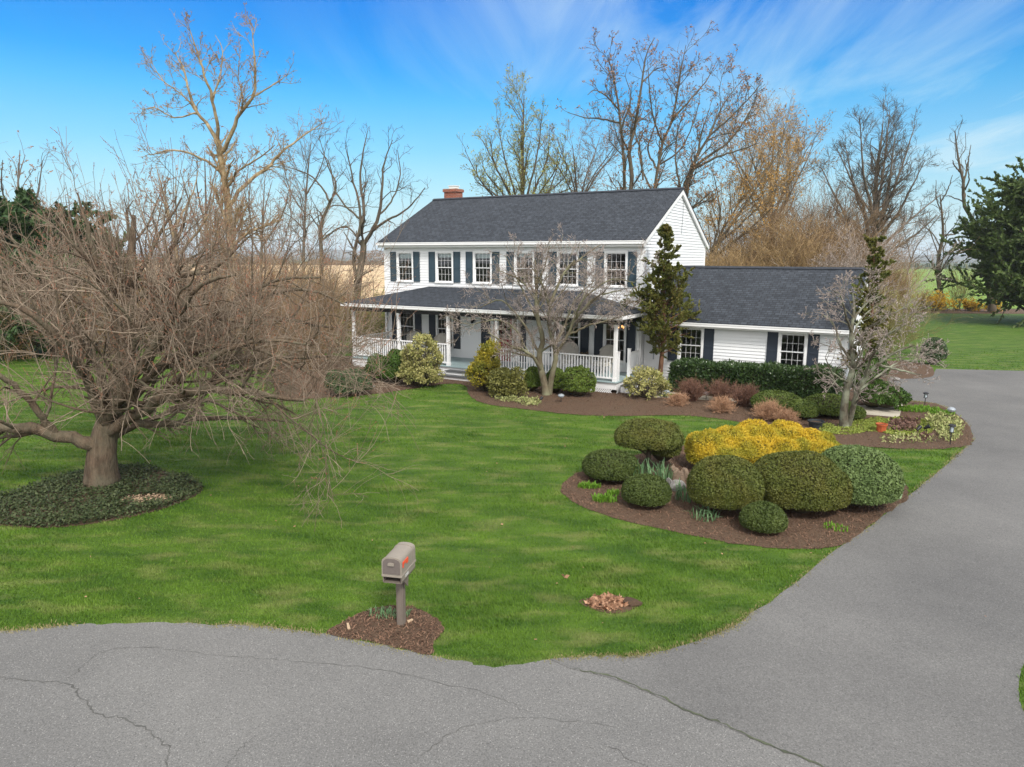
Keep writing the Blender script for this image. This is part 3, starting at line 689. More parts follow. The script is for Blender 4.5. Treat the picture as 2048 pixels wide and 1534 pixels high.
for s in (1, -1): mb.bar((RX0-.01, HD/2+s*.075, ZR-.01), (RX1+.01, HD/2+s*.075, ZR-.01), .17, .03, up=(0, s*slope, 1))
mb.build('ridge_cap', M['ridge'], roof)
# eave: gutter, fascia, soffit; rakes
def gutter(mb, x0, x1, y, z, d=.12, h=.12):
    mb.box(x0, x1, y-d, y-d+.012, z-h, z); mb.box(x0, x1, y-d+.012, y-.012, z-h, z-h+.012); mb.box(x0, x1, y-.012, y, z-h, z-.004)
    mb.box(x0, x0+.012, y-d+.012, y-.012, z-h+.012, z-.002); mb.box(x1-.012, x1, y-d+.012, y-.012, z-h+.012, z-.002)
    mb.box(x0, x1, y-d-.014, y-d, z-.03, z+.004)
mb = MB(); gutter(mb, RX0+.01, RX1-.01, -OV-.002, ZE-.03); mb.build('gutter', M['trim'], house)
mb = MB(); mb.box(RX0+.02, RX1-.02, -OV+.012, -.032, ZE-.23, ZE-.20); mb.box(RX0+.02, RX1-.02, -OV-.001, -OV+.012, ZE-.25, ZE-.07); mb.build('soffit', M['trim'], house)
def rake(mb, x0, x1, yA, zA, yB, zB, h=.20):
    P = [(x0, yA, zA-.065), (x0, yB, zB-.065), (x0, yB, zB-.065-h), (x0, yA, zA-.065-h)]
    mb.prism(P, (x1-x0, 0, 0))
for x0, x1 in ((.03, .115), (-HW-.185, -HW-.03)):
    mb = MB(); rake(mb, x0, x1, -OV+.013, ZE, HD/2, ZR); rake(mb, x0, x1, HD+OV-.013, ZE, HD/2, ZR)
    mb.build('rake_board', M['trim'], house)
mb = MB(); mb.tube([(.035, 4.6, ZR-.5), (.04, 4.64, 6.9), (.035, 4.55, 6.0)], .007, 5); mb.build('cable', M['tub'], house)
# chimney
ch = MB(); cx, cy = -12.32, 4.85
ch.box(cx-.38, cx+.38, cy-.3, cy+.3, ZR-.7, 8.30); ch.box(cx-.43, cx+.43, cy-.36, cy+.36, 8.302, 8.44)
chim = ch.build('chimney', M['brick'], house)
mb = MB(); mb.box(cx-.41, cx+.41, cy-.34, cy+.34, 8.441, 8.47); mb.build('chimney_crown', M['concrete'], chim)
mb = MB(); mb.box(cx-.16, cx+.24, cy-.17, cy+.17, 8.471, 8.60); mb.box(cx-.20, cx+.28, cy-.21, cy+.21, 8.601, 8.63); mb.build('flue_cap', M['white'], chim)

# windows
def window(c, w, z0, z1, y, parent, blind=0.18, sides=True):
    x0, x1 = c-w/2, c+w/2; t = .085
    mb = MB()
    mb.box(x0-t, x0, y-.045, y+.06, z0-.0, z1); mb.box(x1, x1+t, y-.045, y+.06, z0, z1)
    mb.box(x0-t, x1+t, y-.05, y+.06, z1, z1+.10); mb.box(x0-t-.02, x1+t+.02, y-.075, y+.06, z0-.07, z0)
    win = mb.build('window', M['trim'], parent)
    zm = (z0+z1)/2; s = .030
    def sash(za, zb, yy):
        m = MB()
        m.box(x0, x0+s, yy, yy+.03, za, zb); m.box(x1-s, x1, yy, yy+.03, za, zb)
        m.box(x0+s, x1-s, yy, yy+.03, za, za+s); m.box(x0+s, x1-s, yy, yy+.03, zb-s, zb)
        for k in (1, 2, 3):
            xx = x0+s+(x1-x0-2*s)*k/4; m.box(xx-.0045, xx+.0045, yy+.008, yy+.022, za+s, zb-s)
        zz = (za+zb)/2
        for k in range(4):
            xa = x0+s+(x1-x0-2*s)*k/4+.0045; xb = x0+s+(x1-x0-2*s)*(k+1)/4-.0045
            m.box(xa, xb, yy+.008, yy+.022, zz-.0045, zz+.0045)
        m.build('sash', M['trim'], win)
        p = MB(); p.face([(x0+s, yy+.015, za+s), (x1-s, yy+.015, za+s), (x1-s, yy+.015, zb-s), (x0+s, yy+.015, zb-s)]); p.build('pane', M['glass'], win)
    sash(zm-.02, z1, y-.012); sash(z0, zm+.02, y+.022)
    if blind:
        m = MB(); m.box(x0+.01, x1-.01, y+.09, y+.10, z1-(z1-z0)*blind, z1); m.build('blind', M['blind'], win)
def shutter(x0, x1, z0, z1, y, mat, parent):
    m = MB(); st = .055; zm = z0+(z1-z0)*.48
    m.box(x0, x0+st, y-.034, y, z0, z1); m.box(x1-st, x1, y-.034, y, z0, z1)
    for za, zb in ((z0, z0+.07), (zm-.03, zm+.03), (z1-.07, z1)): m.box(x0+st, x1-st, y-.034, y, za, zb)
    m.box(x0+st, x1-st, y-.018, y, z0+.07, zm-.03); m.box(x0+st, x1-st, y-.018, y, zm+.03, z1-.07)
    m.build('shutter', mat, parent)
for i, c in enumerate(UPW):
    window(c, WW, UZ0, UZ1, 0, house, (.20, .16, .18, .14, .0, .0)[i])
    for sx in (-1, 1):
        e = c+sx*(WW/2+.10); shutter(min(e, e+sx*.36), max(e, e+sx*.36), UZ0-.03, UZ1+.06, -.017, M['shutter'], house)
for i, c in enumerate(LOW):
    window(c, WW, LZ0, LZ1, 0, house, 0)
    for sx in (-1, 1):
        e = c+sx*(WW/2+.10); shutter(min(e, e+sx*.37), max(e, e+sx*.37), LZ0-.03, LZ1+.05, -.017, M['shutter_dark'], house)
# porch: deck, skirt, lattice, steps, posts, railings, beam, roof
PO = 2.437
mb = MB(); mb.box(-HW-.05, .06, -PO-.06, -.03, FZ-.035, FZ); mb.build('porch_floor', M['deck'], house)
mb = MB(); mb.box(-HW, .02, -PO, -PO+.03, .15, FZ-.036); mb.box(-.01, .02, -PO+.03, -.03, .15, FZ-.036); mb.box(-HW, -HW+.03, -PO+.03, -.03, .15, FZ-.036)
mb.build('porch_skirt', M['trim'], house)
def lattice(mb, p, u, L, z0, z1):
    p, u = Vector(p), Vector(u); n = int(L/.085); h = z1-z0
    for k in range(n):
        for s in (1, -1):
            a = p+u*(k*.085+(0 if s > 0 else h)); b = p+u*(k*.085+(h if s > 0 else 0))
            mb.bar(a+Vector((0, 0, z0)), b+Vector((0, 0, z1)), .028, .008 if s > 0 else .012, up=u.cross(Vector((0, 0, 1))))
mb = MB(); lattice(mb, (-HW, -PO+.012, 0), (1, 0, 0), 5.2, .0, .15); lattice(mb, (-5.5, -PO+.012, 0), (1, 0, 0), 5.3, .0, .15); lattice(mb, (.008, -PO+.05, 0), (0, 1, 0), 1.2, .0, .15)
mb.build('lattice', M['trim'], house)
SX0, SX1 = -7.45, -5.55
st = MB()
st.box(SX0, SX1, -PO-.34, -PO-.005, .0, .27); st.box(SX0-.02, SX1+.02, -PO-.68, -PO-.345, .0, .12)
steps = st.build('front_steps', M['trim'], house)
mb = MB(); mb.box(SX0-.03, SX1+.03, -PO-.38, -PO-.004, .271, .305); mb.box(SX0-.05, SX1+.05, -PO-.72, -PO-.35, .121, .155); mb.build('step_tread', M['tread'], steps)
st = MB(); st.box(.065, .40, -2.15, -1.05, .0, .26); st.box(.401, .76, -2.15, -1.05, .0, .099); ss = st.build('side_steps', M['trim'], house)
mb = MB(); mb.box(.066, .44, -2.19, -1.01, .261, .295); mb.box(.441, .80, -2.19, -1.01, .10, .135); mb.build('step_tread', M['tread'], ss)
PX = [-12.86, -10.24, -7.59, -5.21, -2.64, -.09]
ZB = 2.56
for x in PX:
    m = MB(); y = -PO+.07; h = .062
    m.box(x-h, x+h, y-h, y+h, FZ+.001, ZB); m.box(x-h-.015, x+h+.015, y-h-.015, y+h+.015, FZ+.0015, FZ+.14); m.box(x-h-.012, x+h+.012, y-h-.012, y+h+.012, ZB-.10, ZB-.001)
    m.build('porch_post', M['trim'], house, bevel=.006)
for x in (-HW+.06, -.075):
    m = MB(); m.box(x-.05, x+.05, -.10, -.027, FZ+.001, ZB); m.build('pilaster', M['trim'], house)
def railing(a, b, parent=house, n=None):
    a, b = Vector(a), Vector(b); L = (b-a).length; m = MB()
    m.bar(a+Vector((0, 0, .90)), b+Vector((0, 0, .90)), .085, .045); m.bar(a+Vector((0, 0, .12)), b+Vector((0, 0, .12)), .05, .06)
    n = n or round(L/.118)
    for k in range(1, n):
        p = a.lerp(b, k/n); m.box(p.x-.019, p.x+.019, p.y-.019, p.y+.019, p.z+.15, p.z+.878)
    if L > 1.5:
        p = a.lerp(b, .5); m.box(p.x-.025, p.x+.025, p.y-.02, p.y+.02, p.z+.001, p.z+.09)
    m.build('railing', M['trim'], parent)
yr = -PO+.07
for i, j in ((0, 1), (1, 2), (3, 4), (4, 5)): railing((PX[i]+.08, yr, FZ), (PX[j]-.08, yr, FZ))
railing((PX[0], yr+.08, FZ), (PX[0], -.105, FZ))
for y in (-PO+.33, -1.0):
    m = MB(); m.box(-.13, -.03, y-.05, y+.05, FZ+.001, FZ+1.06); m.box(-.142, -.018, y-.062, y+.062, FZ+1.061, FZ+1.09); m.build('newel_post', M['trim'], house)
railing((-.08, -.94, FZ), (-.08, -.105, FZ))
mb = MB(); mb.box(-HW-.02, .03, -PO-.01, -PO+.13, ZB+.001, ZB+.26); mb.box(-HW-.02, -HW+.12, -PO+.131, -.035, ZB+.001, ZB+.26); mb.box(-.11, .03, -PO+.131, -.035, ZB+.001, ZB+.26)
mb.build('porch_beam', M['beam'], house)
mb = MB(); mb.box(-HW+.121, -.111, -PO+.131, -.035, ZB+.13, ZB+.15); mb.build('porch_ceiling', M['ceiling'], house)
# hipped porch roof
ZG, ZH, HI, OP = 2.93, 3.62, 2.62, .20
x0, x1, yf = -HW-OP, OP, -PO-OP
A, B, C, D = (x0, yf, ZG), (x1, yf, ZG), (-HI, -.018, ZH), (-HW+HI, -.018, ZH)
Lw, Rw = (x0, -.018, ZG), (x1, -.018, ZG)
th = .05; mb = MB(); dn = lambda p: (p[0], p[1], p[2]-th)
Ls = math.hypot(-yf, ZH-ZG); Lh = math.hypot(HI+OP, ZH-ZG)
mb.face([A, B, C, D], [(0, 0), (x1-x0, 0), (-HI-x0, Ls), (HI+OP, Ls)])
mb.face([B, Rw, C], [(0, 0), (-yf, 0), (-yf, Lh)]); mb.face([Lw, A, D], [(0, 0), (-yf, 0), (0, Lh)])
for p, q in ((Lw, A), (A, B), (B, Rw)): mb.face([dn(p), dn(q), q, p], [(.05, .02)]*4)
mb.face([dn(A), dn(Lw), dn(Rw), dn(B)], [(.05, .02)]*4)
proof = mb.build('porch_roof', M['shingle'], house)
mb = MB()
gutter(mb, x0-.10, x1+.10, yf-.002, ZG-.035); mb.box(x0+.005, x1-.005, yf+.001, yf+.03, ZG-.20, ZG-.052)
mb.box(x1+.002, x1+.014, yf+.001, -.03, ZG-.155, ZG-.05); mb.box(x1+.014, x1+.09, yf+.001, -.03, ZG-.155, ZG-.143); mb.box(x1+.09, x1+.102, yf+.001, -.03, ZG-.155, ZG-.035)
mb.box(x0-.014, x0-.002, yf+.001, -.03, ZG-.155, ZG-.05); mb.box(x0-.09, x0-.014, yf+.001, -.03, ZG-.155, ZG-.143); mb.box(x0-.102, x0-.09, yf+.001, -.03, ZG-.155, ZG-.035)
mb.box(x0+.03, x1-.03, yf+.031, -PO-.011, ZG-.2, ZG-.18); mb.box(.031, x1-.03, -PO-.01, -.03, ZG-.2, ZG-.18); mb.box(x0+.03, -HW-.021, -PO-.01, -.03, ZG-.2, ZG-.18)
mb.box(x1-.03, x1-.0, yf+.031, -.03, ZG-.2, ZG-.06); mb.box(x0, x0+.03, yf+.031, -.03, ZG-.2, ZG-.06)
mb.build('porch_gutter', M['trim'], house)
# front door with glazed top, sidelight, shutters
m = MB(); m.box(-6.94, -6.80, -.05, .06, FZ, 2.62); m.box(-5.62, -5.48, -.05, .06, FZ, 2.62); m.box(-6.94, -5.48, -.055, .06, 2.62, 2.76); m.box(-5.86, -5.80, -.045, .05, FZ+.01, 2.62)
m.build('door_frame', M['trim'], house)
dx0, dx1, dz0, dz1 = -6.80, -5.86, FZ+.01, 2.62
m = MB(); y = -.01; s = .12
m.box(dx0, dx0+s, y, y+.045, dz0, dz1); m.box(dx1-s, dx1, y, y+.045, dz0, dz1)
for za, zb in ((dz0, dz0+.22), (dz0+.86, dz0+1.0), (dz1-.13, dz1)): m.box(dx0+s, dx1-s, y, y+.045, za, zb)
m.box(dx0+s, dx1-s, y+.014, y+.03, dz0+.22, dz0+.86); xm = (dx0+dx1)/2; m.box(xm-.03, xm+.03, y, y+.014, dz0+.22, dz0+.86)
for k in (1, 2): xx = dx0+s+(dx1-dx0-2*s)*k/3; m.box(xx-.01, xx+.01, y+.01, y+.03, dz0+1.0, dz1-.13)
door = m.build('front_door', M['door_red'], house)
p = MB(); p.face([(dx0+s, y+.02, dz0+1.0), (dx1-s, y+.02, dz0+1.0), (dx1-s, y+.02, dz1-.13), (dx0+s, y+.02, dz1-.13)]); p.build('pane', M['glass'], door)
p = MB(); p.lathe([(.0, 0), (.03, .0), (.03, .012), (.012, .02), (.012, .05), (.03, .06), (.026, .085), (0, .09)], 10); k = p.build('door_knob', M['brass'], door); k.location = (dx1-.06, y-.001, dz0+1.0); k.rotation_euler = (R(90), 0, 0)
m = MB(); m.box(-5.80, -5.62, 0, .03, FZ+.01, .95); m.box(-5.80, -5.788, .002, .028, .94, 2.6); m.box(-5.632, -5.62, .002, .028, .94, 2.6)
for z in (.95, 1.35, 1.75, 2.15, 2.585): m.box(-5.80, -5.62, 0, .03, z, z+.03)
sl = m.build('sidelight', M['trim'], house)
p = MB(); p.face([(-5.80, .015, .98), (-5.62, .015, .98), (-5.62, .015, 2.585), (-5.80, .015, 2.585)]); p.build('pane', M['glass'], sl)
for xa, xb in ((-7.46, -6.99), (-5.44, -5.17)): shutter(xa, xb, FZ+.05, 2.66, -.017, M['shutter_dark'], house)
m = MB(); m.box(-7.96, -7.82, -.06, -.017, 2.12, 2.34); wl_ = m.build('wall_lantern', M['black'], house)
m = MB(); m.lathe([(.045, 0), (.06, .05), (.06, .16), (.02, .24), (.0, .26)], 8, (-7.89, -.12), 2.04); m.bar((-7.89, -.06, 2.30), (-7.89, -.12, 2.31), .02, .02); m.build('lantern_cage', M['black'], wl_)
def text_mesh(name, body, size, mat, loc, rot, parent, ext=.004):
    cu = bpy.data.curves.new(name, 'FONT'); cu.body = body; cu.size = size; cu.extrude = ext; cu.align_x = 'CENTER'; cu.align_y = 'CENTER'
    tmp = bpy.data.objects.new(name+'_tmp', cu); COL.objects.link(tmp)
    me = bpy.data.meshes.new_from_object(tmp); bpy.data.objects.remove(tmp); bpy.data.curves.remove(cu)
    o = link(name, me, mat, parent); o.location = loc; o.rotation_euler = rot; return o
text_mesh('house_number', '5101', .15, M['black'], (-6.20, -PO-.003, .355), (R(90), 0, 0), house)
# garage wing
GZE, GZR = 2.58, 4.60; GY0 = GB-.30; GYR = GB+GDp/2
gsl = (GZR-GZE)/(GYR-GY0)
holes_g = [rectwin(c, WW, GZ0, GZ1) for c in GAW]
mb = MB(); clap(mb, (0, GB, 0), (1, 0, 0), (0, -1, 0), .03, GW, 0.0, GZE-.08, holes_g); mb.build('wing_wall', M['siding'], house)
def g2(z): return max(0.0, (z-(GZE-.10+.3*gsl))/gsl)
mb = MB(); clap(mb, (GW, GB, 0), (0, 1, 0), (1, 0, 0), g2, lambda z: GDp-g2(z), 0.0, GZR-.12); mb.build('wing_gable_wall', M['siding'], house)
mb = MB(); clap(mb, (GW, GB+GDp, 0), (-1, 0, 0), (0, 1, 0), 0, GW-.03, 0.0, GZE-.08); mb.build('wing_back_wall', M['siding'], house)
mb = MB(); mb.box(GW-.10, GW+.026, GB-.026, GB-.001, 0, GZE-.2); mb.box(GW+.001, GW+.026, GB-.001, GB+.1, 0, GZE-.2); mb.box(.03, GW+.03, GB-.03, GB+.01, GZE-.24, GZE-.085)
mb.build('wing_corner_board', M['trim'], house)
mb = MB(); mb.box(.05, GW-.02, GB+2.6, GB+2.7, 0, GZE); mb.build('wing_interior_wall', M['inside'], house)
mb = MB(); mb.box(.05, GW-.02, GB+.02, GB+GDp-.02, .05, .15); mb.build('wing_floor', M['inside_floor'], house)
GX1 = GW+.17
mb = MB(); roof_slab(mb, .017, GX1, GY0, GZE, GYR, GZR); roof_slab(mb, .017, GX1, GB+GDp+.3, GZE, GYR, GZR); gr = mb.build('wing_roof', M['shingle'], house)
mb = MB()
for s in (1, -1): mb.bar((.017, GYR+s*.075, GZR-.01), (GX1+.01, GYR+s*.075, GZR-.01), .17, .03, up=(0, s*gsl, 1))
mb.build('ridge_cap', M['ridge'], gr)
mb = MB(); gutter(mb, .03, GX1-.01, GY0-.002, GZE-.03); mb.box(.03, GX1-.02, GY0-.001, GY0+.012, GZE-.22, GZE-.066); mb.box(.03, GX1-.02, GY0+.013, GB-.031, GZE-.2, GZE-.18); mb.build('wing_gutter', M['trim'], house)
mb = MB(); rake(mb, GW+.03, GX1-.02, GY0+.013, GZE, GYR, GZR); rake(mb, GW+.03, GX1-.02, GB+GDp+.29, GZE, GYR, GZR); mb.build('wing_rake_board', M['trim'], house)
for c in GAW:
    window(c, WW, GZ0, GZ1, GB, house, 0)
    for sx in (-1, 1):
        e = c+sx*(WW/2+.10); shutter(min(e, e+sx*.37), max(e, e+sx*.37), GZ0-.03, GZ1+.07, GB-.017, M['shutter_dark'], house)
mb = MB(); mb.box(.42, .46, GB-.05, GB-.017, 1.0, 1.25); mb.build('wall_tap', M['steel'], house)

# ---------------------------------------------------------------- things on the porch and indoors
def wicker_chair(label, a, b, rz):
    p = HL(a, b, FZ); t = thing('wicker_chair', label, 'chair', p, HYAW+rz, 'wicker armchairs on the porch')
    # fan back: curved grid shell
    nU, nV = 15, 9; V = []
    for i in range(nU):
        ph = -1.15+2.3*i/(nU-1)
        for j in range(nV):
            v = j/(nV-1); h = .40+v*(.20+.48*math.cos(ph*1.0)**.8)
            r = .33+.08*v; V.append((r*math.sin(ph)*1.0, .10+r*math.cos(ph)*.75+.10*v, h))
    f = [(i*nV+j, (i+1)*nV+j, (i+1)*nV+j+1, i*nV+j+1) for i in range(nU-1) for j in range(nV-1)]
    o = mesh_np('backrest', V, f, M['wicker'], t, True); so = o.modifiers.new('thick', 'SOLIDIFY'); so.thickness = .035
    rim = [V[i*nV+nV-1] for i in range(nU)]
    m = MB(); m.tube(rim, .032, 6); m.build('back_rim', M['wicker'], t, True)
    m = MB(); m.box(-.29, .29, -.30, .30, .30, .38); m.build('seat', M['wicker'], t, bevel=.03)
    m = MB(); m.box(-.26, .26, -.27, .25, .381, .46); m.build('seat_cushion', M['cushion'], t, bevel=.035)
    for s in (-1, 1):
        m = MB(); m.tube([(s*.33, .22, .66), (s*.36, -.05, .65), (s*.35, -.28, .62), (s*.31, -.32, .52), (s*.29, -.30, .36)], .035, 7); m.build('armrest', M['wicker'], t, True)
        for y in (-.26, .24): m = MB(); m.tube([(s*.26, y, .33), (s*.28, y*1.08, .0)], .024, 6); m.build('leg', M['wicker'], t)
wicker_chair('grey wicker armchair behind the porch railing, farthest from the driveway', -10.78, -.85, .25)
wicker_chair('grey wicker armchair half hidden by the cream pieris bush', -9.45, -.80, -.15)
wicker_chair('grey wicker armchair on the porch left of the small black table', -2.78, -.85, .2)
wicker_chair('grey wicker armchair between the small black table and the porch corner post', -1.28, -.80, -.25)
t = thing('side_table', 'small black table between two wicker chairs on the porch', 'table', HL(-2.0, -.95, FZ), HYAW)
m = MB(); m.lathe([(.0, .60), (.27, .60), (.28, .62), (.27, .64), (0, .64)], 18); m.build('tabletop', M['black'], t, True)
for k in range(4):
    a = k*math.pi/2+.6; m = MB(); m.tube([(.2*math.cos(a), .2*math.sin(a), .6), (.24*math.cos(a), .24*math.sin(a), 0)], .018, 6); m.build('leg', M['black'], t)
t = thing('planter', 'low dark bowl of dry stems on the black porch table', 'planter', HL(-2.0, -.95, FZ+.641), HYAW)
m = MB(); m.lathe([(.08, 0), (.15, .05), (.17, .10), (.15, .10), (.0, .08)], 14); m.build('bowl', M['tub'], t, True)
m = MB()
for k in range(14):
    a = k*2.4; m.tube([(.03*math.cos(a), .03*math.sin(a), .08), (.12*math.cos(a), .12*math.sin(a), .14), (.22*math.cos(a), .22*math.sin(a), .12+.03*(k % 3))], .006, 4)
m.build('stems', M['tw_brown'], t)
t = thing('chandelier', 'lit brass chandelier seen through the right-hand porch window', 'chandelier', HL(-1.22, 1.15, 2.05), HYAW)
m = MB(); m.tube([(0, 0, 0), (0, 0, .98)], .012, 6)
for k in range(6): a = k*math.pi/3; m.tube([(0, 0, .02), (.12*math.cos(a), .12*math.sin(a), -.04), (.22*math.cos(a), .22*math.sin(a), .03)], .011, 5)
m.build('frame', M['brass'], t)
for k in range(6):
    a = k*math.pi/3; m = MB(); m.lathe([(.012, 0), (.03, .04), (.02, .09), (0, .11)], 8, (.22*math.cos(a), .22*math.sin(a)), .035); m.build('bulb', M['bulb'], t)
# ---------------------------------------------------------------- plant tools (vectorised)
def unit(v): return v/np.maximum(np.linalg.norm(v, axis=-1, keepdims=True), 1e-9)
def resample(pts, n):
    P = np.asarray(pts, float)
    Q = smooth_open(P, 12) if len(P) > 2 else P
    d = np.r_[0, np.cumsum(np.linalg.norm(np.diff(Q, axis=0), axis=1))]
    s = np.linspace(0, d[-1], n)
    return np.stack([np.interp(s, d, Q[:, k]) for k in range(3)], 1)
def spawn(rg, P, Rd, n, ang=(45, 12), lr=0.5, lmin=0.2, lmax=9, up=0.0, jit=0.15, trop=0.0, N=6, rr=0.55, tip=0.35, tmin=0.2, tmax=1.0, shape=0.5, rmin=0.003, permeter=False, flat=0.0, lenfun=None, tvec=(0, 0, 1), lsd=.28):
    """children of many branches at once; P (M,K,3) paths, Rd (M,K) radii"""
    Mn, K, _ = P.shape
    Lp = np.linalg.norm(np.diff(P, axis=1), axis=2).sum(1)
    cnt = (Lp*n if permeter else np.full(Mn, n))*rg.uniform(0.8, 1.2, Mn)
    cnt = np.floor(cnt+rg.uniform(0, 1, Mn)).astype(int)
    idx = np.repeat(np.arange(Mn), cnt); m = len(idx)
    t = rg.uniform(tmin, tmax, m); s = t*(K-1); i = np.minimum(s.astype(int), K-2); f = (s-i)[:, None]
    pos = P[idx, i]*(1-f)+P[idx, i+1]*f
    tg = unit(P[idx, i+1]-P[idx, i]); ra = Rd[idx, i]*(1-f[:, 0])+Rd[idx, i+1]*f[:, 0]
    rv = rg.normal(0, 1, (m, 3)); rv[:, 2] *= (1-flat)
    pr = unit(np.cross(tg, np.cross(rv, tg)))
    a = np.radians(rg.normal(ang[0], ang[1], m))[:, None]
    d = unit(np.cos(a)*tg+np.sin(a)*pr+np.array([0, 0, up]))
    L = lr*Lp[idx]*(lenfun(t) if lenfun else (1-shape*t))*rg.lognormal(0, lsd, m); L = np.clip(L, lmin, lmax)
    out = np.zeros((m, N, 3)); out[:, 0] = pos; st = (L/(N-1))[:, None]; tv = np.array(tvec, float)
    for k in range(1, N):
        out[:, k] = out[:, k-1]+d*st
        d = unit(d+rg.normal(0, jit, (m, 3))+tv*trop)
    r0 = np.maximum(ra*rr*rg.uniform(0.8, 1.15, m), rmin)
    rad = r0[:, None]*(1-(1-tip)*np.linspace(0, 1, N)[None, :])
    return out, np.maximum(rad, rmin*0.7)
def tubes(P, Rd, k=4):
    Mn, N, _ = P.shape
    T = np.gradient(P, axis=1); T = unit(T)
    a = np.where(np.abs(T[:, :, 2:3]) > 0.9, np.array([1.0, 0.13, 0]), np.array([0.05, 0.02, 1.0]))
    a0 = np.broadcast_to(a[:, :1], P.shape)
    U = unit(np.cross(T, a0)); Wv = np.cross(T, U)
    th = np.arange(k)*2*np.pi/k
    V = P[:, :, None]+(U[:, :, None]*np.cos(th)[:, None]+Wv[:, :, None]*np.sin(th)[:, None])*Rd[:, :, None, None]
    base = (np.arange(Mn)*N*k)[:, None, None]; r = (np.arange(N-1)*k)[None, :, None]; j = np.arange(k)[None, None, :]; j2 = (j+1) % k
    Fq = np.stack([base+r+j, base+r+j2, base+r+k+j2, base+r+k+j], -1).reshape(-1, 4)
    return V.reshape(-1, 3), Fq
def diamonds(pos, ax, size, wid, rg, sd=None):
    n = len(pos); ax = unit(ax)
    if sd is None: sd = unit(np.cross(ax, rg.normal(0, 1, (n, 3))))
    size = np.broadcast_to(size, n)[:, None]; wid = np.broadcast_to(wid, n)[:, None]
    V = np.stack([pos, pos+ax*size*.45+sd*wid, pos+ax*size, pos+ax*size*.45-sd*wid], 1)
    return V.reshape(-1, 3), np.arange(4*n).reshape(n, 4)
def on_paths(rg, P, n, tmin=0.1):
    m, K, _ = P.shape; idx = rg.integers(0, m, n); s = rg.uniform(tmin, 1, n)*(K-1.001); i = s.astype(int); f = (s-i)[:, None]
    return P[idx, i]*(1-f)+P[idx, i+1]*f, unit(P[idx, i+1]-P[idx, i])
def wav(P, rg, sc=1.0, n=7):
    v = np.zeros(len(P))
    for _ in range(n):
        k = rg.normal(0, 1, 3)*2.2/sc; v += np.sin(P@k+rg.uniform(0, 6.28))/n**.5
    return v
def limbs_np(limbs, base, Y, N=16, rs=1.0):
    """limbs: ([(px,py,depth offset)...], r0, r1) at distance Y -> local paths"""
    Ps, Rs = [], []
    for pts, r0, r1 in limbs:
        w = [at(x, y, Y+d)-base for x, y, d in pts]
        Ps.append(resample(w, N)); Rs.append((np.linspace(1, 0, N)**0.8*(r0-r1)+r1)*rs)
    return np.array(Ps), np.array(Rs)
def bare_tree(name, label, base, limbs, levels, bark_m, twig_m, seed, bud=None, group='bare trees beyond the house', ntrunk=1, flare=1.5, thick=1, cat='tree', rs=.78):
    rg = np.random.default_rng(seed)
    base = np.array(base, float); Y = base[1]
    t = thing(name, label, cat, base, 0, group)
    P, Rd = limbs_np(limbs, base, Y, rs=rs)
    P[ntrunk:] += rg.normal(0, 1, P[ntrunk:].shape)*Rd[ntrunk:, :, None]*0.35*np.r_[0, np.ones(P.shape[1]-1)][None, :, None]
    for q in range(ntrunk):
        if P[q, 0, 2] < 0.3: Rd[q] *= 1+(flare-1)*np.exp(-P[q, :, 2]/(2.2*Rd[q, 0]+.05))
    V, Fq = tubes(P[:ntrunk], Rd[:ntrunk], 12)
    mesh_np('trunk', V, Fq, bark_m, t, True)
    cur = [(P, Rd)]; tw = []; allP = [(P, Rd)]
    for lv in levels:
        lv = dict(lv); src = lv.pop('src', -1)
        k = lv.pop('k', 4)
        SP, SR = allP[src]
        C, CRd = spawn(rg, SP, SR, **lv); allP.append((C, CRd)); tw.append((C, CRd, k))
    big = ([tubes(P[ntrunk:], Rd[ntrunk:], 8)] if len(P) > ntrunk else [])+[tubes(C, r, k) for C, r, k in tw[:thick]]; nb = sum(len(f) for _, f in big)
    sm = [tubes(C, r, k) for C, r, k in tw[thick:]]; ns = sum(len(f) for _, f in sm); bd = []
    if bud:
        n, sz, mt = bud; pos, tg = on_paths(rg, allP[-1][0], n, .25)
        bd = [diamonds(pos, tg+rg.normal(0, .8, (n, 3)), sz*rg.uniform(.6, 1.4, n), sz*.35, rg)]
    V, Fq = cat_vf(big+sm+bd); q = np.arange(len(Fq))
    mesh_np('crown', V, Fq, [bark_m, twig_m]+([bud[2]] if bud else []), t, True, mi=(q >= nb).astype(int)+(q >= nb+ns).astype(int))
    return t

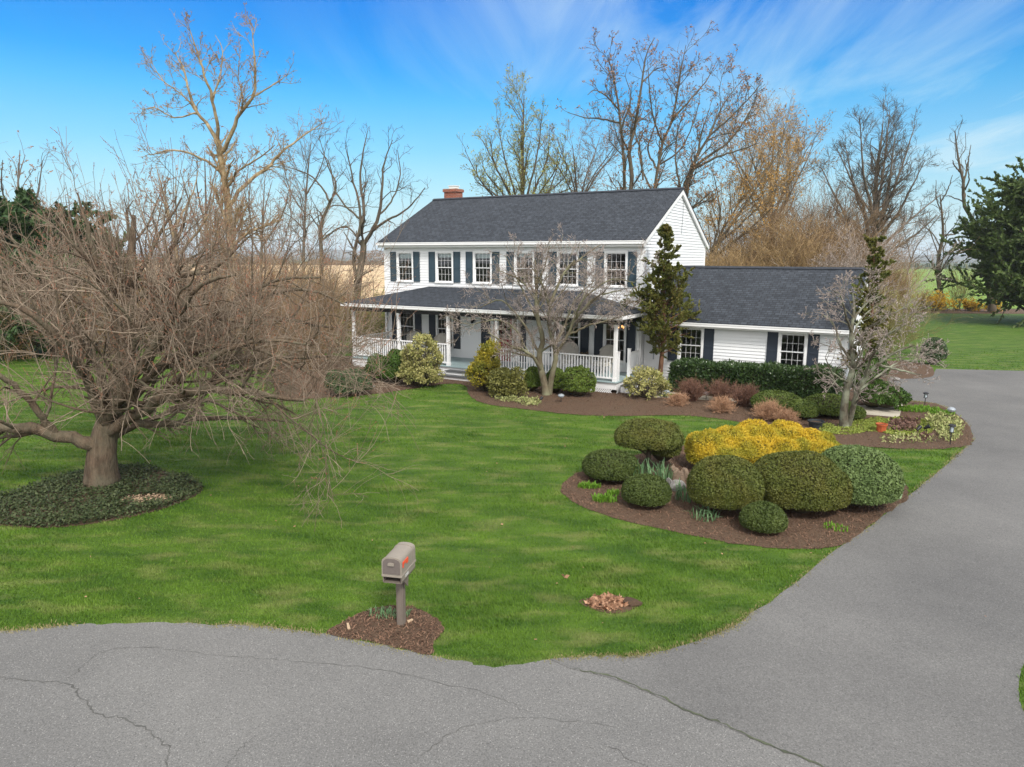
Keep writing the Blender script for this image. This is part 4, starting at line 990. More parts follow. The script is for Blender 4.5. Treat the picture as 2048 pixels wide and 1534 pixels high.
# ---------------------------------------------------------------- the big spreading cherry on the left
cb = G(205, 968)
CL = [
 ([(205, 976, 0), (203, 940, 0), (205, 890, 0), (218, 840, .05), (236, 780, .1), (250, 700, .25), (258, 610, .35), (262, 520, .5), (268, 430, .5)], .31, .04),
 ([(205, 895, 0), (165, 882, -.2), (110, 868, -.4), (40, 858, -.7), (-50, 858, -.9), (-160, 835, -1.1)], .17, .05),
 ([(212, 868, 0), (262, 838, -.3), (310, 806, -.8), (360, 792, -1.3), (430, 782, -1.7), (520, 788, -2.0), (610, 800, -2.2)], .15, .03),
 ([(225, 830, .1), (275, 775, .6), (330, 728, 1.0), (400, 690, 1.3), (470, 650, 1.7), (560, 640, 2.2), (660, 655, 2.6)], .15, .03),
 ([(218, 838, 0), (175, 760, .6), (120, 690, 1.1), (60, 620, 1.6), (-10, 560, 2.0), (-90, 520, 2.3)], .14, .04),
 ([(220, 835, -.1), (262, 765, -.9), (310, 690, -1.5), (360, 620, -1.9), (400, 570, -2.1), (470, 550, -2.3)], .13, .025),
 ([(212, 845, -.1), (165, 750, -.8), (110, 670, -1.5), (50, 620, -1.9), (-30, 600, -2.2)], .13, .03),
 ([(245, 720, .2), (290, 620, .4), (335, 520, .7), (365, 450, .8), (380, 390, .9)], .10, .015),
 ([(250, 690, .2), (205, 580, -.1), (182, 490, -.4), (168, 430, -.5), (155, 385, -.5)], .10, .015),
 ([(236, 780, .1), (265, 700, 1.3), (310, 630, 2.5), (350, 560, 3.3), (420, 510, 3.9)], .12, .02),
 ([(225, 810, .1), (190, 720, 1.3), (130, 640, 2.4), (70, 560, 3.2), (20, 470, 3.6)], .12, .02),
 ([(330, 728, 1.0), (420, 720, 1.0), (500, 715, .8), (590, 715, .4), (680, 712, 0)], .09, .02),
 ([(310, 806, -.8), (370, 740, -1.5), (450, 700, -1.7), (540, 680, -1.6), (620, 690, -1.4)], .08, .02),
 ([(262, 838, -.3), (330, 850, -.1), (400, 838, .6), (480, 835, 1.4), (570, 842, 2.0)], .09, .02),
 ([(258, 610, .35), (330, 560, .2), (420, 540, -.2), (500, 470, -.5)], .08, .015),
 ([(250, 690, .25), (160, 600, .6), (90, 520, .8), (0, 480, .8)], .08, .02),
 ([(110, 868, -.4), (50, 790, -.9), (-10, 750, -1.3), (-80, 740, -1.6)], .09, .03),
]
LV = [
 dict(n=2.2, permeter=True, ang=(48, 15), lr=.55, lmin=.6, lmax=2.4, up=.20, jit=.13, trop=-.022, N=9, rr=.42, tip=.3, tmin=.12, rmin=.009, k=5),
 dict(n=4.2, permeter=True, ang=(42, 16), lr=.6, lmin=.4, lmax=1.7, up=.12, jit=.15, trop=-.042, N=8, rr=.5, tip=.35, tmin=.1, rmin=.0050, k=4),
 dict(n=6.4, permeter=True, ang=(40, 18), lr=.55, lmin=.2, lmax=1.0, up=.08, jit=.17, trop=-.05, N=6, rr=.6, tip=.5, tmin=.15, rmin=.0033, k=3),
 # upright shoots off the upper limbs
 dict(src=1, n=1.7, permeter=True, ang=(35, 14), lr=.95, lmin=.7, lmax=1.9, up=1.3, jit=.06, trop=.10, N=8, rr=.4, tip=.3, tmin=.3, rmin=.006, k=4),
 # long hanging whips
 dict(src=2, n=.14, permeter=True, ang=(55, 18), lr=1.0, lmin=.7, lmax=1.6, up=-.1, jit=.10, trop=-.17, N=10, rr=.6, tip=.5, tmin=.3, rmin=.0058, k=3),
 dict(src=4, n=2.6, permeter=True, ang=(38, 14), lr=.4, lmin=.2, lmax=.9, up=.3, jit=.12, trop=.0, N=5, rr=.6, tip=.5, tmin=.1, rmin=.004, k=3),
]
CL += [([(220, 835, -.1), (300, 750, -.7), (390, 700, -1.3), (480, 690, -1.6), (570, 720, -1.7), (640, 760, -1.7)], .09, .02),
 ([(330, 728, 1.0), (430, 650, 1.4), (530, 590, 1.6), (620, 580, 1.8), (690, 610, 2.0)], .08, .02),
 ([(360, 692, 1.1), (460, 610, .6), (560, 560, .2), (640, 555, 0)], .07, .02)]
bare_tree('cherry_tree', 'huge spreading bare cherry tree with drooping twigs at the left of the lawn', cb, CL, LV, M['bk_cherry'], M['tw_cherry'], 43,
          bud=(40000, .020, M['bud_cherry']), group='garden trees in front of the house', flare=1.35, thick=1, rs=.92)

# ---------------------------------------------------------------- bare trees beyond the house
def far_levels(a=1.0, dens=1.0, up=.25, rm=.010, jit=.14, lm=4.0):
    return [dict(n=1.15*dens, permeter=True, ang=(42, 13), lr=.42*a, lmin=.9, lmax=lm, up=up, jit=jit, trop=.02, N=9, rr=.45, tip=.3, tmin=.25, rmin=rm*1.7, k=5),
            dict(n=2.4*dens, permeter=True, ang=(42, 15), lr=.48, lmin=.5, lmax=2.1, up=up*.6, jit=jit*1.15, trop=.02, N=7, rr=.5, tip=.35, tmin=.2, rmin=rm*1.05, k=3),
            dict(n=4.6*dens, permeter=True, ang=(42, 17), lr=.5, lmin=.25, lmax=1.1, up=up*.4, jit=jit*1.2, trop=.01, N=4, rr=.6, tip=.5, tmin=.2, rmin=rm*.72, k=3)]
def gbase(px, Y): p = at(px, 700, Y); return np.array([p[0], Y, 0.0])
def gy(Y): return 767+CF*math.tan(math.atan(CH/Y)-CP)   # photo row of the ground at distance Y
Y = 45
bare_tree('sycamore_tree', 'tall pale tan sycamore with forked top behind the cherry crown', gbase(470, Y),
 [([(470, gy(Y), 0), (466, 620, 0), (462, 500, 0), (455, 400, .2), (447, 350, .3), (440, 310, .3), (436, 280, .2)], .42, .20),
  ([(436, 290, .2), (420, 255, .6), (395, 225, 1.0), (380, 190, 1.3), (368, 140, 1.5), (350, 105, 1.6)], .16, .03),
  ([(436, 285, .2), (434, 240, -.5), (425, 200, -1), (415, 170, -1.3), (400, 120, -1.5), (378, 55, -1.6)], .15, .025),
  ([(440, 308, .2), (462, 270, -.4), (480, 228, -.8), (505, 195, -1.1), (511, 150, -1.2), (505, 60, -1.2)], .18, .025),
  ([(460, 410, .2), (490, 370, .8), (540, 330, 1.6), (580, 290, 2.2), (640, 250, 2.7)], .17, .03),
  ([(455, 370, .2), (480, 340, -.8), (520, 315, -1.8), (550, 290, -2.4)], .10, .03),
  ([(443, 345, .2), (400, 315, -.8), (350, 300, -1.6), (300, 310, -2.2)], .11, .03),
  ([(395, 225, 1.0), (350, 235, 1.2), (310, 215, 1.6), (285, 220, 1.8)], .07, .02),
  ([(425, 205, -1), (440, 150, -.4), (445, 100, 0), (430, 70, .2)], .07, .02),
  ([(505, 195, -1.1), (545, 170, -.6), (575, 150, -.4)], .07, .02),
  ([(395, 225, 1.0), (365, 190, 2), (325, 160, 2.8), (300, 120, 3.2)], .07, .02)],
 far_levels(.65, 1.5, .2, .0135), M['bk_syc'], M['tw_tan'], 51, bud=(5200, .08, M['bud_tan']), flare=1.3)
Y = 40
bare_tree('walnut_tree', 'dark forked bare tree rising just left of the house', gbase(716, Y),
 [([(716, gy(Y), 0), (713, 620, 0), (716, 570, 0), (722, 530, 0), (727, 500, 0), (726, 480, 0)], .28, .21),
  ([(714, 560, .1), (708, 530, .2), (708, 500, .3), (716, 475, .4), (722, 440, .5), (718, 405, .4), (708, 370, .2), (700, 330, .1), (690, 290, 0)], .14, .02),
  ([(727, 490, 0), (741, 470, -.3), (757, 430, -.6), (764, 380, -.8), (768, 330, -.9), (785, 280, -1.0)], .15, .02),
  ([(722, 470, .3), (728, 420, .6), (720, 360, .9), (725, 310, 1.1), (735, 262, 1.2)], .13, .02),
  ([(745, 462, -.4), (775, 440, -1.2), (805, 425, -1.8), (835, 395, -2.2), (850, 375, -2.4)], .10, .025),
  ([(716, 475, .4), (695, 455, 1.2), (670, 460, 1.8), (652, 480, 2.0)], .07, .02),
  ([(722, 440, .5), (690, 410, .9), (670, 380, 1.0), (660, 330, 1.2), (640, 300, 1.4)], .08, .02),
  ([(757, 430, -.6), (785, 400, -.2), (800, 350, .1), (795, 300, .3)], .07, .02),
  ([(764, 480, -.2), (790, 465, .6), (820, 460, 1.2)], .06, .02)],
 far_levels(.9, 1.0, .22, .009, .2), M['bk_dark'], M['bk_dark'], 52, flare=1.25)
Y = 52
bare_tree('locust_tree', 'bare tree with bent trunk between the sycamore and the dark forked tree', gbase(643, Y),
 [([(643, gy(Y), 0), (643, 520, 0), (641, 470, 0), (645, 440, 0), (660, 405, 0)], .25, .12), ([(660, 405, 0), (640, 370, .4), (610, 345, .8), (560, 330, 1.2)], .1, .02),
  ([(660, 405, 0), (672, 370, -.4), (655, 330, -.7), (640, 280, -.9)], .1, .02), ([(643, 480, 0), (680, 455, .6), (705, 452, 1.0)], .1, .03), ([(641, 460, 0), (620, 430, -.6), (612, 440, -1.2)], .07, .02)],
 far_levels(.9, 1.0, .2, .011, .18), M['bk_dark'], M['bk_dark'], 53)
bare_tree('ash_tree', 'slim straight bare tree right of the sycamore', gbase(607, Y+2),
 [([(607, gy(Y+2), 0), (607, 520, 0), (609, 450, 0), (612, 390, 0), (618, 320, 0), (622, 285, 0)], .2, .03), ([(610, 430, 0), (580, 380, .5), (565, 320, .8)], .08, .02), ([(612, 390, 0), (640, 340, -.5), (655, 280, -.8)], .08, .02),
  ([(608, 460, 0), (590, 440, -.6), (560, 420, -1)], .07, .02)],
 far_levels(.9, 1.1, .25, .011), M['bk_grey'], M['tw_brown'], 54)
for i, (lab, px, Yb, top, lean) in enumerate((('slender bare tree just left of the sycamore trunk', 415, 50, 300, -6), ('bare tree with reddish trunk well left of the sycamore', 372, 42, 330, -60), ('bare tree at the far left edge of the picture', 25, 40, 300, 15), ('thin bare tree showing over the cherry crown', 150, 48, 420, 30), ('bare tree hidden low behind the cherry and sycamore', 520, 56, 350, 10))):
    g0 = gy(Yb)
    bare_tree('maple_tree', lab, gbase(px, Yb),
     [([(px, g0, 0), (px+lean*.2, (g0*2+top)/3, 0), (px+lean*.5, (g0+top*2)/3, 0), (px+lean, top, .3)], .2, .02),
      ([(px+lean*.25, (g0+top)/2+20, 0), (px-35, (g0+top*2)/3-10, .8), (px-55, top+40, 1.2)], .11, .02), ([(px+lean*.2, (g0+top)/2, 0), (px+45, (g0+top*2)/3-20, -.8), (px+60, top+20, -1.2)], .11, .02),
      ([(px+lean*.4, (g0+top*2)/3+10, 0), (px+12, top+60, 1.5), (px+25, top+10, 2.0)], .09, .02), ([(px+lean*.3, (g0+top)/2-15, 0), (px-20, top+80, -1.5), (px-20, top+20, -2.0)], .09, .02)],
     far_levels(.75, .75, .3, .009), M['bk_syc' if i == 1 else 'bk_grey'], M['tw_brown'], 60+i, bud=(700, .09, M['bud_tan']))
# --- behind the house
Y = 54
bare_tree('linden_tree', 'bare budding tree with a dense upswept crown rising behind the chimney side of the roof', gbase(1050, Y),
 [([(1050, gy(Y), 0), (1048, 520, 0), (1046, 420, 0), (1045, 340, 0), (1046, 270, 0), (1048, 190, 0)], .32, .03)]+
 [([(1046, 430+8*k, 0), (1046+(-1)**k*(14+5*k), 370+4*k, .5*(k % 3-1)), (1046+(-1)**k*(30+9*k), 300+9*k, 1.0*(k % 3-1)), (1044+(-1)**k*(40+8*k), 225+17*k, 1.4*(k % 3-1))], .13, .02) for k in range(9)]+[([(1046, 470, 0), (1000, 410, .5), (960, 360, .8), (930, 300, 1)], .12, .02), ([(1046, 460, 0), (1090, 400, -.5), (1110, 350, -.8), (1125, 300, -1)], .11, .02), ([(1046, 440, 0), (1000, 350, -.8), (965, 280, -1.2)], .11, .02)],
 far_levels(.6, 1.6, .5, .010, .10, 2.6), M['bk_dark'], M['tw_olive'], 71, bud=(4200, .12, M['bud_green']))
bare_tree('hackberry_tree', 'low wide bare tree behind the middle of the roof ridge', gbase(1160, Y+2),
 [([(1160, gy(Y+2), 0), (1158, 480, 0), (1155, 400, 0), (1150, 340, 0), (1145, 290, 0)], .2, .03)]+
 [([(1157, 420, 0), (1157+s*25, 360, d), (1157+s*60, 320-abs(s)*10, d*1.6), (1157+s*85, 275, d*2)], .09, .02) for s, d in ((-1, .6), (1, -.6), (.5, 1.2), (-.5, -1.2), (1.2, .9))],
 far_levels(.9, 1.4, .3, .010), M['bk_grey'], M['tw_brown'], 72, bud=(1800, .1, M['bud_tan']))
Y = 50
bare_tree('tulip_tree', 'tallest twin-stemmed bare tree above the roof ridge', gbase(1250, Y),
 [([(1250, gy(Y), 0), (1250, 480, 0), (1249, 380, 0), (1247, 310, 0), (1242, 260, 0), (1238, 220, .1), (1232, 180, .2), (1222, 130, .2), (1215, 110, .2)], .25, .03),
  ([(1252, 420, 0), (1264, 360, -.3), (1258, 300, -.3), (1268, 265, -.3), (1276, 215, -.3), (1284, 165, -.3), (1292, 110, -.3), (1310, 75, -.3)], .21, .02),
  ([(1238, 245, 0), (1205, 238, .7), (1170, 235, 1.2), (1135, 225, 1.5)], .09, .02), ([(1238, 220, .1), (1215, 195, -.7), (1190, 180, -1.2), (1175, 190, -1.4)], .08, .02),
  ([(1284, 165, -.3), (1310, 140, .4), (1335, 130, .9)], .07, .02), ([(1255, 300, 0), (1243, 260, -1), (1262, 200, -1.6), (1250, 150, -1.8)], .08, .02),
  ([(1286, 360, .4), (1280, 300, .8), (1270, 260, 1.0), (1290, 210, 1.3)], .09, .02)],
 far_levels(.5, 1.25, .3, .010, .14, 2.6), M['bk_dark'], M['bk_dark'], 73, bud=(3000, .11, M['bud_tan']), ntrunk=2)
bare_tree('oak_tree', 'tall bare tree with a sweeping crown above the ridge, next to the gable peak', gbase(1300, Y+3),
 [([(1300, gy(Y+3), 0), (1305, 480, 0), (1308, 385, 0), (1316, 340, 0), (1325, 285, 0), (1345, 240, 0), (1352, 200, 0), (1362, 140, 0), (1372, 90, 0)], .24, .025),
  ([(1303, 380, 0), (1285, 340, .6), (1278, 290, 1.0), (1300, 240, 1.3)], .1, .02), ([(1316, 340, 0), (1295, 300, .5), (1310, 250, .8), (1312, 200, 1)], .1, .02),
  ([(1345, 240, 0), (1380, 200, .6), (1410, 165, 1.0), (1430, 130, 1.2)], .11, .02), ([(1325, 285, 0), (1308, 240, -.8), (1300, 190, -1.2), (1295, 120, -1.5)], .09, .02),
  ([(1318, 330, 0), (1360, 300, -.8), (1385, 250, -1.2), (1400, 200, -1.5)], .09, .02)],
 far_levels(.5, 1.25, .3, .010, .14, 2.6), M['bk_dark'], M['bk_dark'], 74, bud=(3200, .11, M['bud_tan']))
bare_tree('elm_tree', 'bare vase-shaped tree leaning right above the gable peak', gbase(1372, Y-4),
 [([(1372, gy(Y-4), 0), (1370, 480, 0), (1366, 390, 0), (1378, 350, 0), (1395, 310, 0), (1420, 270, 0), (1440, 220, .3), (1468, 180, .5)], .26, .025),
  ([(1372, 400, 0), (1380, 350, .4), (1405, 320, .7), (1450, 290, 1.0), (1490, 240, 1.2), (1515, 190, 1.3)], .15, .02), ([(1376, 370, 0), (1392, 320, -.5), (1405, 260, -.8), (1420, 215, -1)], .12, .02),
  ([(1385, 340, 0), (1430, 315, -.6), (1480, 300, -1.0), (1520, 285, -1.2)], .12, .02), ([(1366, 390, 0), (1352, 330, .6), (1354, 270, 1), (1368, 220, 1.2)], .1, .02),
  ([(1420, 270, 0), (1460, 235, -.4), (1500, 195, -.8), (1520, 170, -1)], .09, .02)],
 far_levels(.6, 1.35, .3, .010, .14, 2.8), M['bk_dark'], M['bk_dark'], 75, bud=(3600, .11, M['bud_tan']))
Y = 48
bare_tree('mulberry_tree', 'leaning multi-stemmed bare tree just right of the gable wall', gbase(1405, Y),
 [([(1405, gy(Y), 0), (1412, 560, 0), (1425, 515, 0), (1455, 460, 0), (1490, 410, 0), (1520, 365, 0), (1560, 300, 0)], .2, .02),
  ([(1408, 560, 0), (1440, 470, .5), (1470, 420, .8), (1495, 360, 1), (1512, 300, 1.2)], .13, .02), ([(1412, 545, 0), (1430, 480, -.6), (1440, 430, -.9), (1432, 370, -1.1), (1420, 330, -1.2)], .12, .02),
  ([(1425, 515, 0), (1470, 480, -.5), (1520, 440, -1), (1560, 400, -1.3)], .11, .02), ([(1440, 485, 0), (1490, 440, 1), (1550, 380, 1.6), (1580, 330, 2)], .11, .02)],
 far_levels(.9, 1.4, .35, .010, .11), M['bk_dark'], M['tw_tan'], 76, bud=(3200, .12, M['bud_gold']), ntrunk=2)
Y = 60
bare_tree('willow_tree', 'golden budding tree with an orange twiggy haze right of the house', gbase(1545, Y),
 [([(1545, gy(Y), 0), (1543, 500, 0), (1540, 400, 0), (1545, 320, 0), (1548, 250, 0)], .3, .03)]+
 [([(1543, 470-6*k, 0), (1543+s*35, 400-8*k, d), (1543+s*70, 330-8*k, d*1.8), (1543+s*88, 260+12*(k % 3), d*2.4)], .12, .02) for k, (s, d) in enumerate(((-1, .8), (1, -.8), (.6, 1.4), (-.6, -1.4), (-1.2, -.3), (1.1, .5), (.3, -1.6)))],
 far_levels(.9, 1.5, .45, .010, .12), M['bk_grey'], M['tw_tan'], 77, bud=(4200, .13, M['bud_gold']))
Y = 55
BL = [([(1745, gy(Y), 0), (1747, 560, 0), (1748, 500, 0), (1750, 430, 0), (1752, 360, 0), (1756, 325, 0), (1762, 285, 0), (1766, 245, 0)], .42, .04)]
for k, (xb, yb, x1, y1, x2, y2, d) in enumerate(((1738, 480, 1715, 400, 1690, 290, .8), (1740, 500, 1690, 430, 1640, 330, 1.2), (1752, 470, 1775, 390, 1790, 270, -.8), (1755, 490, 1800, 420, 1850, 320, -1.3), (1748, 520, 1700, 460, 1660, 400, -1.6),
    (1752, 510, 1820, 440, 1880, 390, 1.2), (1745, 450, 1728, 360, 1720, 240, -1.6), (1750, 440, 1768, 330, 1780, 220, 1.6), (1755, 460, 1795, 360, 1830, 250, .6), (1740, 470, 1708, 370, 1675, 300, -.6), (1758, 530, 1830, 470, 1875, 430, -.5))):
    BL.append(([(xb, yb, 0), ((xb+x1)/2+3, (yb+y1)/2-8, d*.6), (x1, y1, d*1.2), (x2, y2, d*2)], .17, .025))
bare_tree('beech_tree', 'large dense many-limbed bare tree on the right behind the wing roof', gbase(1745, Y), BL, far_levels(.55, 2.0, .25, .0105, .13, 2.6), M['bk_grey'], M['bk_dark'], 78)
Y = 72
bare_tree('black_locust_tree', 'thin crooked bare trunk beside the yellow forsythia', gbase(1886, Y),
 [([(1886, gy(Y), 0), (1882, 590, 0), (1876, 550, 0), (1878, 510, 0), (1886, 470, 0), (1884, 430, 0), (1880, 390, 0)], .32, .06), ([(1884, 470, 0), (1910, 468, .6), (1930, 455, 1), (1945, 450, 1.3)], .11, .03), ([(1881, 405, 0), (1895, 380, -.5), (1905, 350, -.8)], .1, .03), ([(1880, 420, 0), (1872, 390, .5), (1872, 360, .8)], .08, .03),
  ([(1886, 500, 0), (1892, 480, .6), (1890, 440, 1.2)], .09, .02)],
 far_levels(.7, .8, .25, .014), M['bk_dark'], M['bk_dark'], 79)
bare_tree('snag_tree', 'gaunt twisted bare trunk rising behind the big spruce', gbase(1985, Y-4),
 [([(1985, gy(Y-4), 0), (1975, 560, 0), (1960, 480, 0), (1940, 430, 0), (1926, 405, 0), (1928, 370, 0), (1920, 335, 0), (1914, 300, 0), (1910, 262, 0)], .36, .05), ([(1928, 365, 0), (1935, 330, .5), (1942, 290, .8)], .11, .03), ([(1922, 345, 0), (1908, 330, -.4), (1906, 320, -.8)], .1, .04), ([(1930, 380, 0), (1938, 355, -.8), (1930, 320, -1)], .1, .03)],
 far_levels(.5, .6, .3, .014, .2), M['bk_dark'], M['bk_dark'], 80)
bare_tree('sapling_tree', 'slight leaning sapling in front of the green field', gbase(1815, 62),
 [([(1805, gy(62), 0), (1812, 560, 0), (1830, 500, 0), (1850, 470, 0), (1880, 430, 0)], .11, .02), ([(1812, 560, 0), (1830, 540, .6), (1860, 525, 1)], .06, .02), ([(1822, 520, 0), (1810, 470, -.6), (1800, 440, -1)], .06, .02)],
 far_levels(.7, 1.0, .2, .012), M['bk_grey'], M['tw_brown'], 81)

# ---------------------------------------------------------------- twiggy bushes and thickets
def twig_bush(name, label, base, rx, h, mat, seed, n=60, sub=6, sub2=4, r=.012, group=None, bud=None, spread=.8, cat='bush', N=8, wob=.15):
    rg = np.random.default_rng(seed); t = thing(name, label, cat, base, 0, group)
    az = rg.uniform(0, 2*np.pi, n); tilt = rg.uniform(.0, 1, n)**.7*spread
    d = np.c_[np.cos(az)*np.sin(tilt), np.sin(az)*np.sin(tilt), np.cos(tilt)]
    b = rg.uniform(-.25, .25, (n, 3))*rx; b[:, 2] = 0
    L = h*rg.uniform(.65, 1.08, n)
    P = np.zeros((n, N, 3)); P[:, 0] = b
    for k in range(1, N): P[:, k] = P[:, k-1]+d*(L/(N-1))[:, None]; d = unit(d+rg.normal(0, wob, (n, 3))+np.array([0, 0, .02]))
    P[:, :, :2] *= np.minimum(1, rx/np.maximum(np.abs(P[:, :, :2]).max(), .01))**.0
    Rd = np.broadcast_to(np.linspace(r*1.3, r*.6, N), (n, N))
    C, CRd = spawn(rg, P, Rd, sub, ang=(34, 14), lr=.45, lmin=h*.12, lmax=h*.6, up=.12, jit=.17, N=6, rr=.75, tip=.5, tmin=.15, rmin=r*.55)
    lst = [tubes(P, Rd, 4), tubes(C, CRd, 3)]; last = C
    if sub2:
        D, DR = spawn(rg, C, CRd, sub2, ang=(35, 14), lr=.5, lmin=h*.06, lmax=h*.35, up=.1, jit=.15, N=4, rr=.75, tip=.5, tmin=.15, rmin=r*.42)
        lst.append(tubes(D, DR, 3)); last = D
    ns = sum(len(f) for _, f in lst)
    if bud:
        k, sz, mt = bud; pos, tg = on_paths(rg, last, k, .2); lst.append(diamonds(pos, tg+rg.normal(0, .8, (k, 3)), sz*rg.uniform(.6, 1.4, k), sz*.4, rg))
    V, Fq = cat_vf(lst); mesh_np('twigs', V, Fq, [mat]+([bud[2]] if bud else []), t, mi=(np.arange(len(Fq)) >= ns).astype(int))
    return t
# brown scrub left of the house: first of each kind is built, the others are turned copies
thick_lab = ['brown scrub bush left of the porch, closest to it', 'rusty brown scrub bush against the tan field', 'brown scrub bush below the slim straight tree', 'brown scrub bush seen low through the cherry twigs', 'broad brown scrub bush behind the cherry crown', 'brown scrub bush at the left picture edge',
             'brown scrub bush below the sycamore trunk', 'low brown scrub bush by the mulched bed end', 'brown scrub bush under the locust tree', 'dusky scrub bush behind the cherry trunk', 'brown scrub bush in the gap left of the sycamore', 'scrub bush in front of the left evergreens']
thick_pos = [(650, 37, 2.6, 4.0), (600, 44, 3.0, 4.8), (560, 40, 2.8, 4.4), (520, 32, 2.4, 3.4), (430, 38, 3.2, 4.4), (30, 34, 3.0, 4.2), (490, 47, 3.2, 5.2), (610, 31, 2.0, 2.8), (660, 48, 2.6, 4.2), (230, 36, 3.0, 4.2), (340, 40, 3.2, 4.8), (120, 36, 3.0, 4.4)]
proto = {}; H0 = {}
for i, ((px, Yb, rx, h), lab) in enumerate(zip(thick_pos, thick_lab)):
    b = gbase(px, Yb); k = i % 4
    if k not in proto:
        proto[k] = twig_bush('scrub_bush', lab, b, rx, h, M[('tw_brown', 'tw_tan', 'tw_brown', 'tw_brown')[k]], 100+i, n=75, sub=9, sub2=6, r=.013, group='brown scrub bushes left of the house', spread=.75); H0[k] = h
    else:
        o = dup(proto[k]); o.location = tuple(b); s = h/H0[k]; o.scale = (s, s, s); o.rotation_euler = (0, 0, 1.3*i); tag(o, lab)
# brown scrub behind the wing roof
lab2 = ['orange-brown scrub bush directly right of the gable wall', 'brown scrub bush behind the middle of the wing roof', 'dark brown scrub bush below the many-limbed tree', 'orange-brown scrub bush below the golden tree', 'tall dusky scrub bush between the golden and the many-limbed tree', 'brown scrub bush behind the wing roof end', 'brown scrub bush by the green field edge']
for i, ((px, Yb, h), lab) in enumerate(zip(((1445, 46, 5.4), (1500, 50, 7.6), (1600, 52, 8.4), (1550, 48, 7.0), (1640, 56, 9.4), (1680, 48, 6.0), (1765, 58, 4.4)), lab2)):
    b = gbase(px, Yb)
    if i < 2: q = twig_bush('scrub_bush', lab, b, 3, h, M['tw_tan' if i == 0 else 'tw_brown'], 120+i, n=110, sub=11, sub2=8, r=.014, group='brown scrub bushes behind the wing', spread=.62); proto[10+i] = (q, h)
    else:
        q, h0 = proto[10+(1 if i in (2, 4, 5) else 0)]; o = dup(q); o.location = tuple(b); o.scale = (h/h0,)*3; o.rotation_euler = (0, 0, 1.7*i); tag(o, lab)
twig_bush('olive_bush', 'green-tinged twiggy bush seen under the left end of the porch roof', gbase(738, 37), 2.0, 2.6, M['tw_olive'], 131, n=70, sub=9, sub2=6, r=.010, bud=(2500, .05, M['bud_green']), group='green-tinged bushes by the tan field')
twig_bush('olive_bush', 'bright yellow-green bush right of the dark forked trunk', gbase(748, 46), 1.2, 2.6, M['tw_olive'], 132, n=40, sub=8, sub2=5, r=.010, bud=(2600, .09, M['bud_green']), group='green-tinged bushes by the tan field')
twig_bush('magnolia_bush', 'tall pinkish grey twiggy magnolia behind the wing gable', gbase(1705, 44), 2.2, 5.9, M['tw_pink'], 133, n=26, sub=12, sub2=9, r=.016, spread=.75, bud=(6500, .06, M['bud_pink']), group='garden shrubs')
twig_bush('viburnum_bush', 'olive twiggy bush behind the right-hand dogwood', gbase(1775, 37.5), 2.0, 3.4, M['tw_olive'], 134, n=55, sub=10, sub2=7, r=.009, spread=.95, bud=(1200, .05, M['bud_green']), group='garden shrubs')
twig_bush('forsythia_bush', 'bright yellow forsythia left of the thin crooked trunk', gbase(1868, 70), 1.6, 1.9, M['tw_olive'], 135, n=40, sub=8, sub2=4, r=.016, spread=1.0, bud=(2600, .13, M['forsythia']), group='yellow forsythia bushes')
twig_bush('forsythia_bush', 'low yellow forsythia close to the spruce skirt', gbase(1935, 70), 1.8, 1.2, M['tw_olive'], 136, n=36, sub=8, sub2=4, r=.016, spread=1.1, bud=(1300, .12, M['forsythia']), group='yellow forsythia bushes')
twig_bush('forsythia_bush', 'sparse forsythia partly behind the spruce skirt', gbase(1975, 69), 1.4, 1.1, M['tw_olive'], 137, n=30, sub=8, sub2=4, r=.016, spread=1.1, bud=(700, .12, M['forsythia']), group='yellow forsythia bushes')
twig_bush('scrub_bush', 'greenish bare scrub right of the thin crooked trunk', gbase(1905, 71), 1.6, 5.0, M['tw_olive'], 138, n=24, sub=6, sub2=4, r=.018, spread=.5, group='scrub along the woodland edge')
twig_bush('scrub_bush', 'low brown scrub left of the yellow forsythia', gbase(1835, 71), 1.6, 1.9, M['tw_brown'], 139, n=50, sub=8, sub2=4, r=.014, spread=1.0, group='scrub along the woodland edge')
# far conifers beyond the green field: one mass
def far_woods():
    rg = np.random.default_rng(7); V, Fs = [], []; o = 0
    for i in range(240):
        x = rg.uniform(55, 330); y = rg.uniform(455, 500); h = rg.uniform(2.4, 3.6); r = h*.34; n = 7
        for k in range(4):
            z0 = h*(.08+.22*k); rr = r*(1-.22*k)
            ring = [(x+rr*math.cos(2*math.pi*j/n+k)*rg.uniform(.7, 1.2), y+rr*math.sin(2*math.pi*j/n+k), z0) for j in range(n)]
            V += ring+[(x, y, z0+h*.38)]; Fs += [(o+j, o+(j+1) % n, o+n) for j in range(n)]; o += n+1
    tag(mesh_np('far_woods', V, Fs, M['farwood']), 'distant blue-green conifer plantation beyond the green field', 'woods', kind='stuff')
far_woods()
def field_hedge():
    rg = np.random.default_rng(8); n = 26000
    x = rg.uniform(-420, -40, n); y = 470+rg.uniform(-6, 6, n); z = rg.uniform(0, 1, n)**1.5*(5+3*np.sin(x/17.0)+2*np.sin(x/5.3))
    V, Fq = diamonds(np.c_[x, y, np.abs(z)], rg.normal(0, 1, (n, 3)), rg.uniform(.5, 1.3, n), .35, rg)
    tag(mesh_np('field_hedgerow', V, Fq, M['tw_brown']), 'distant brown bare hedgerow along the far edge of the tan field', 'hedgerow', kind='stuff')
field_hedge()
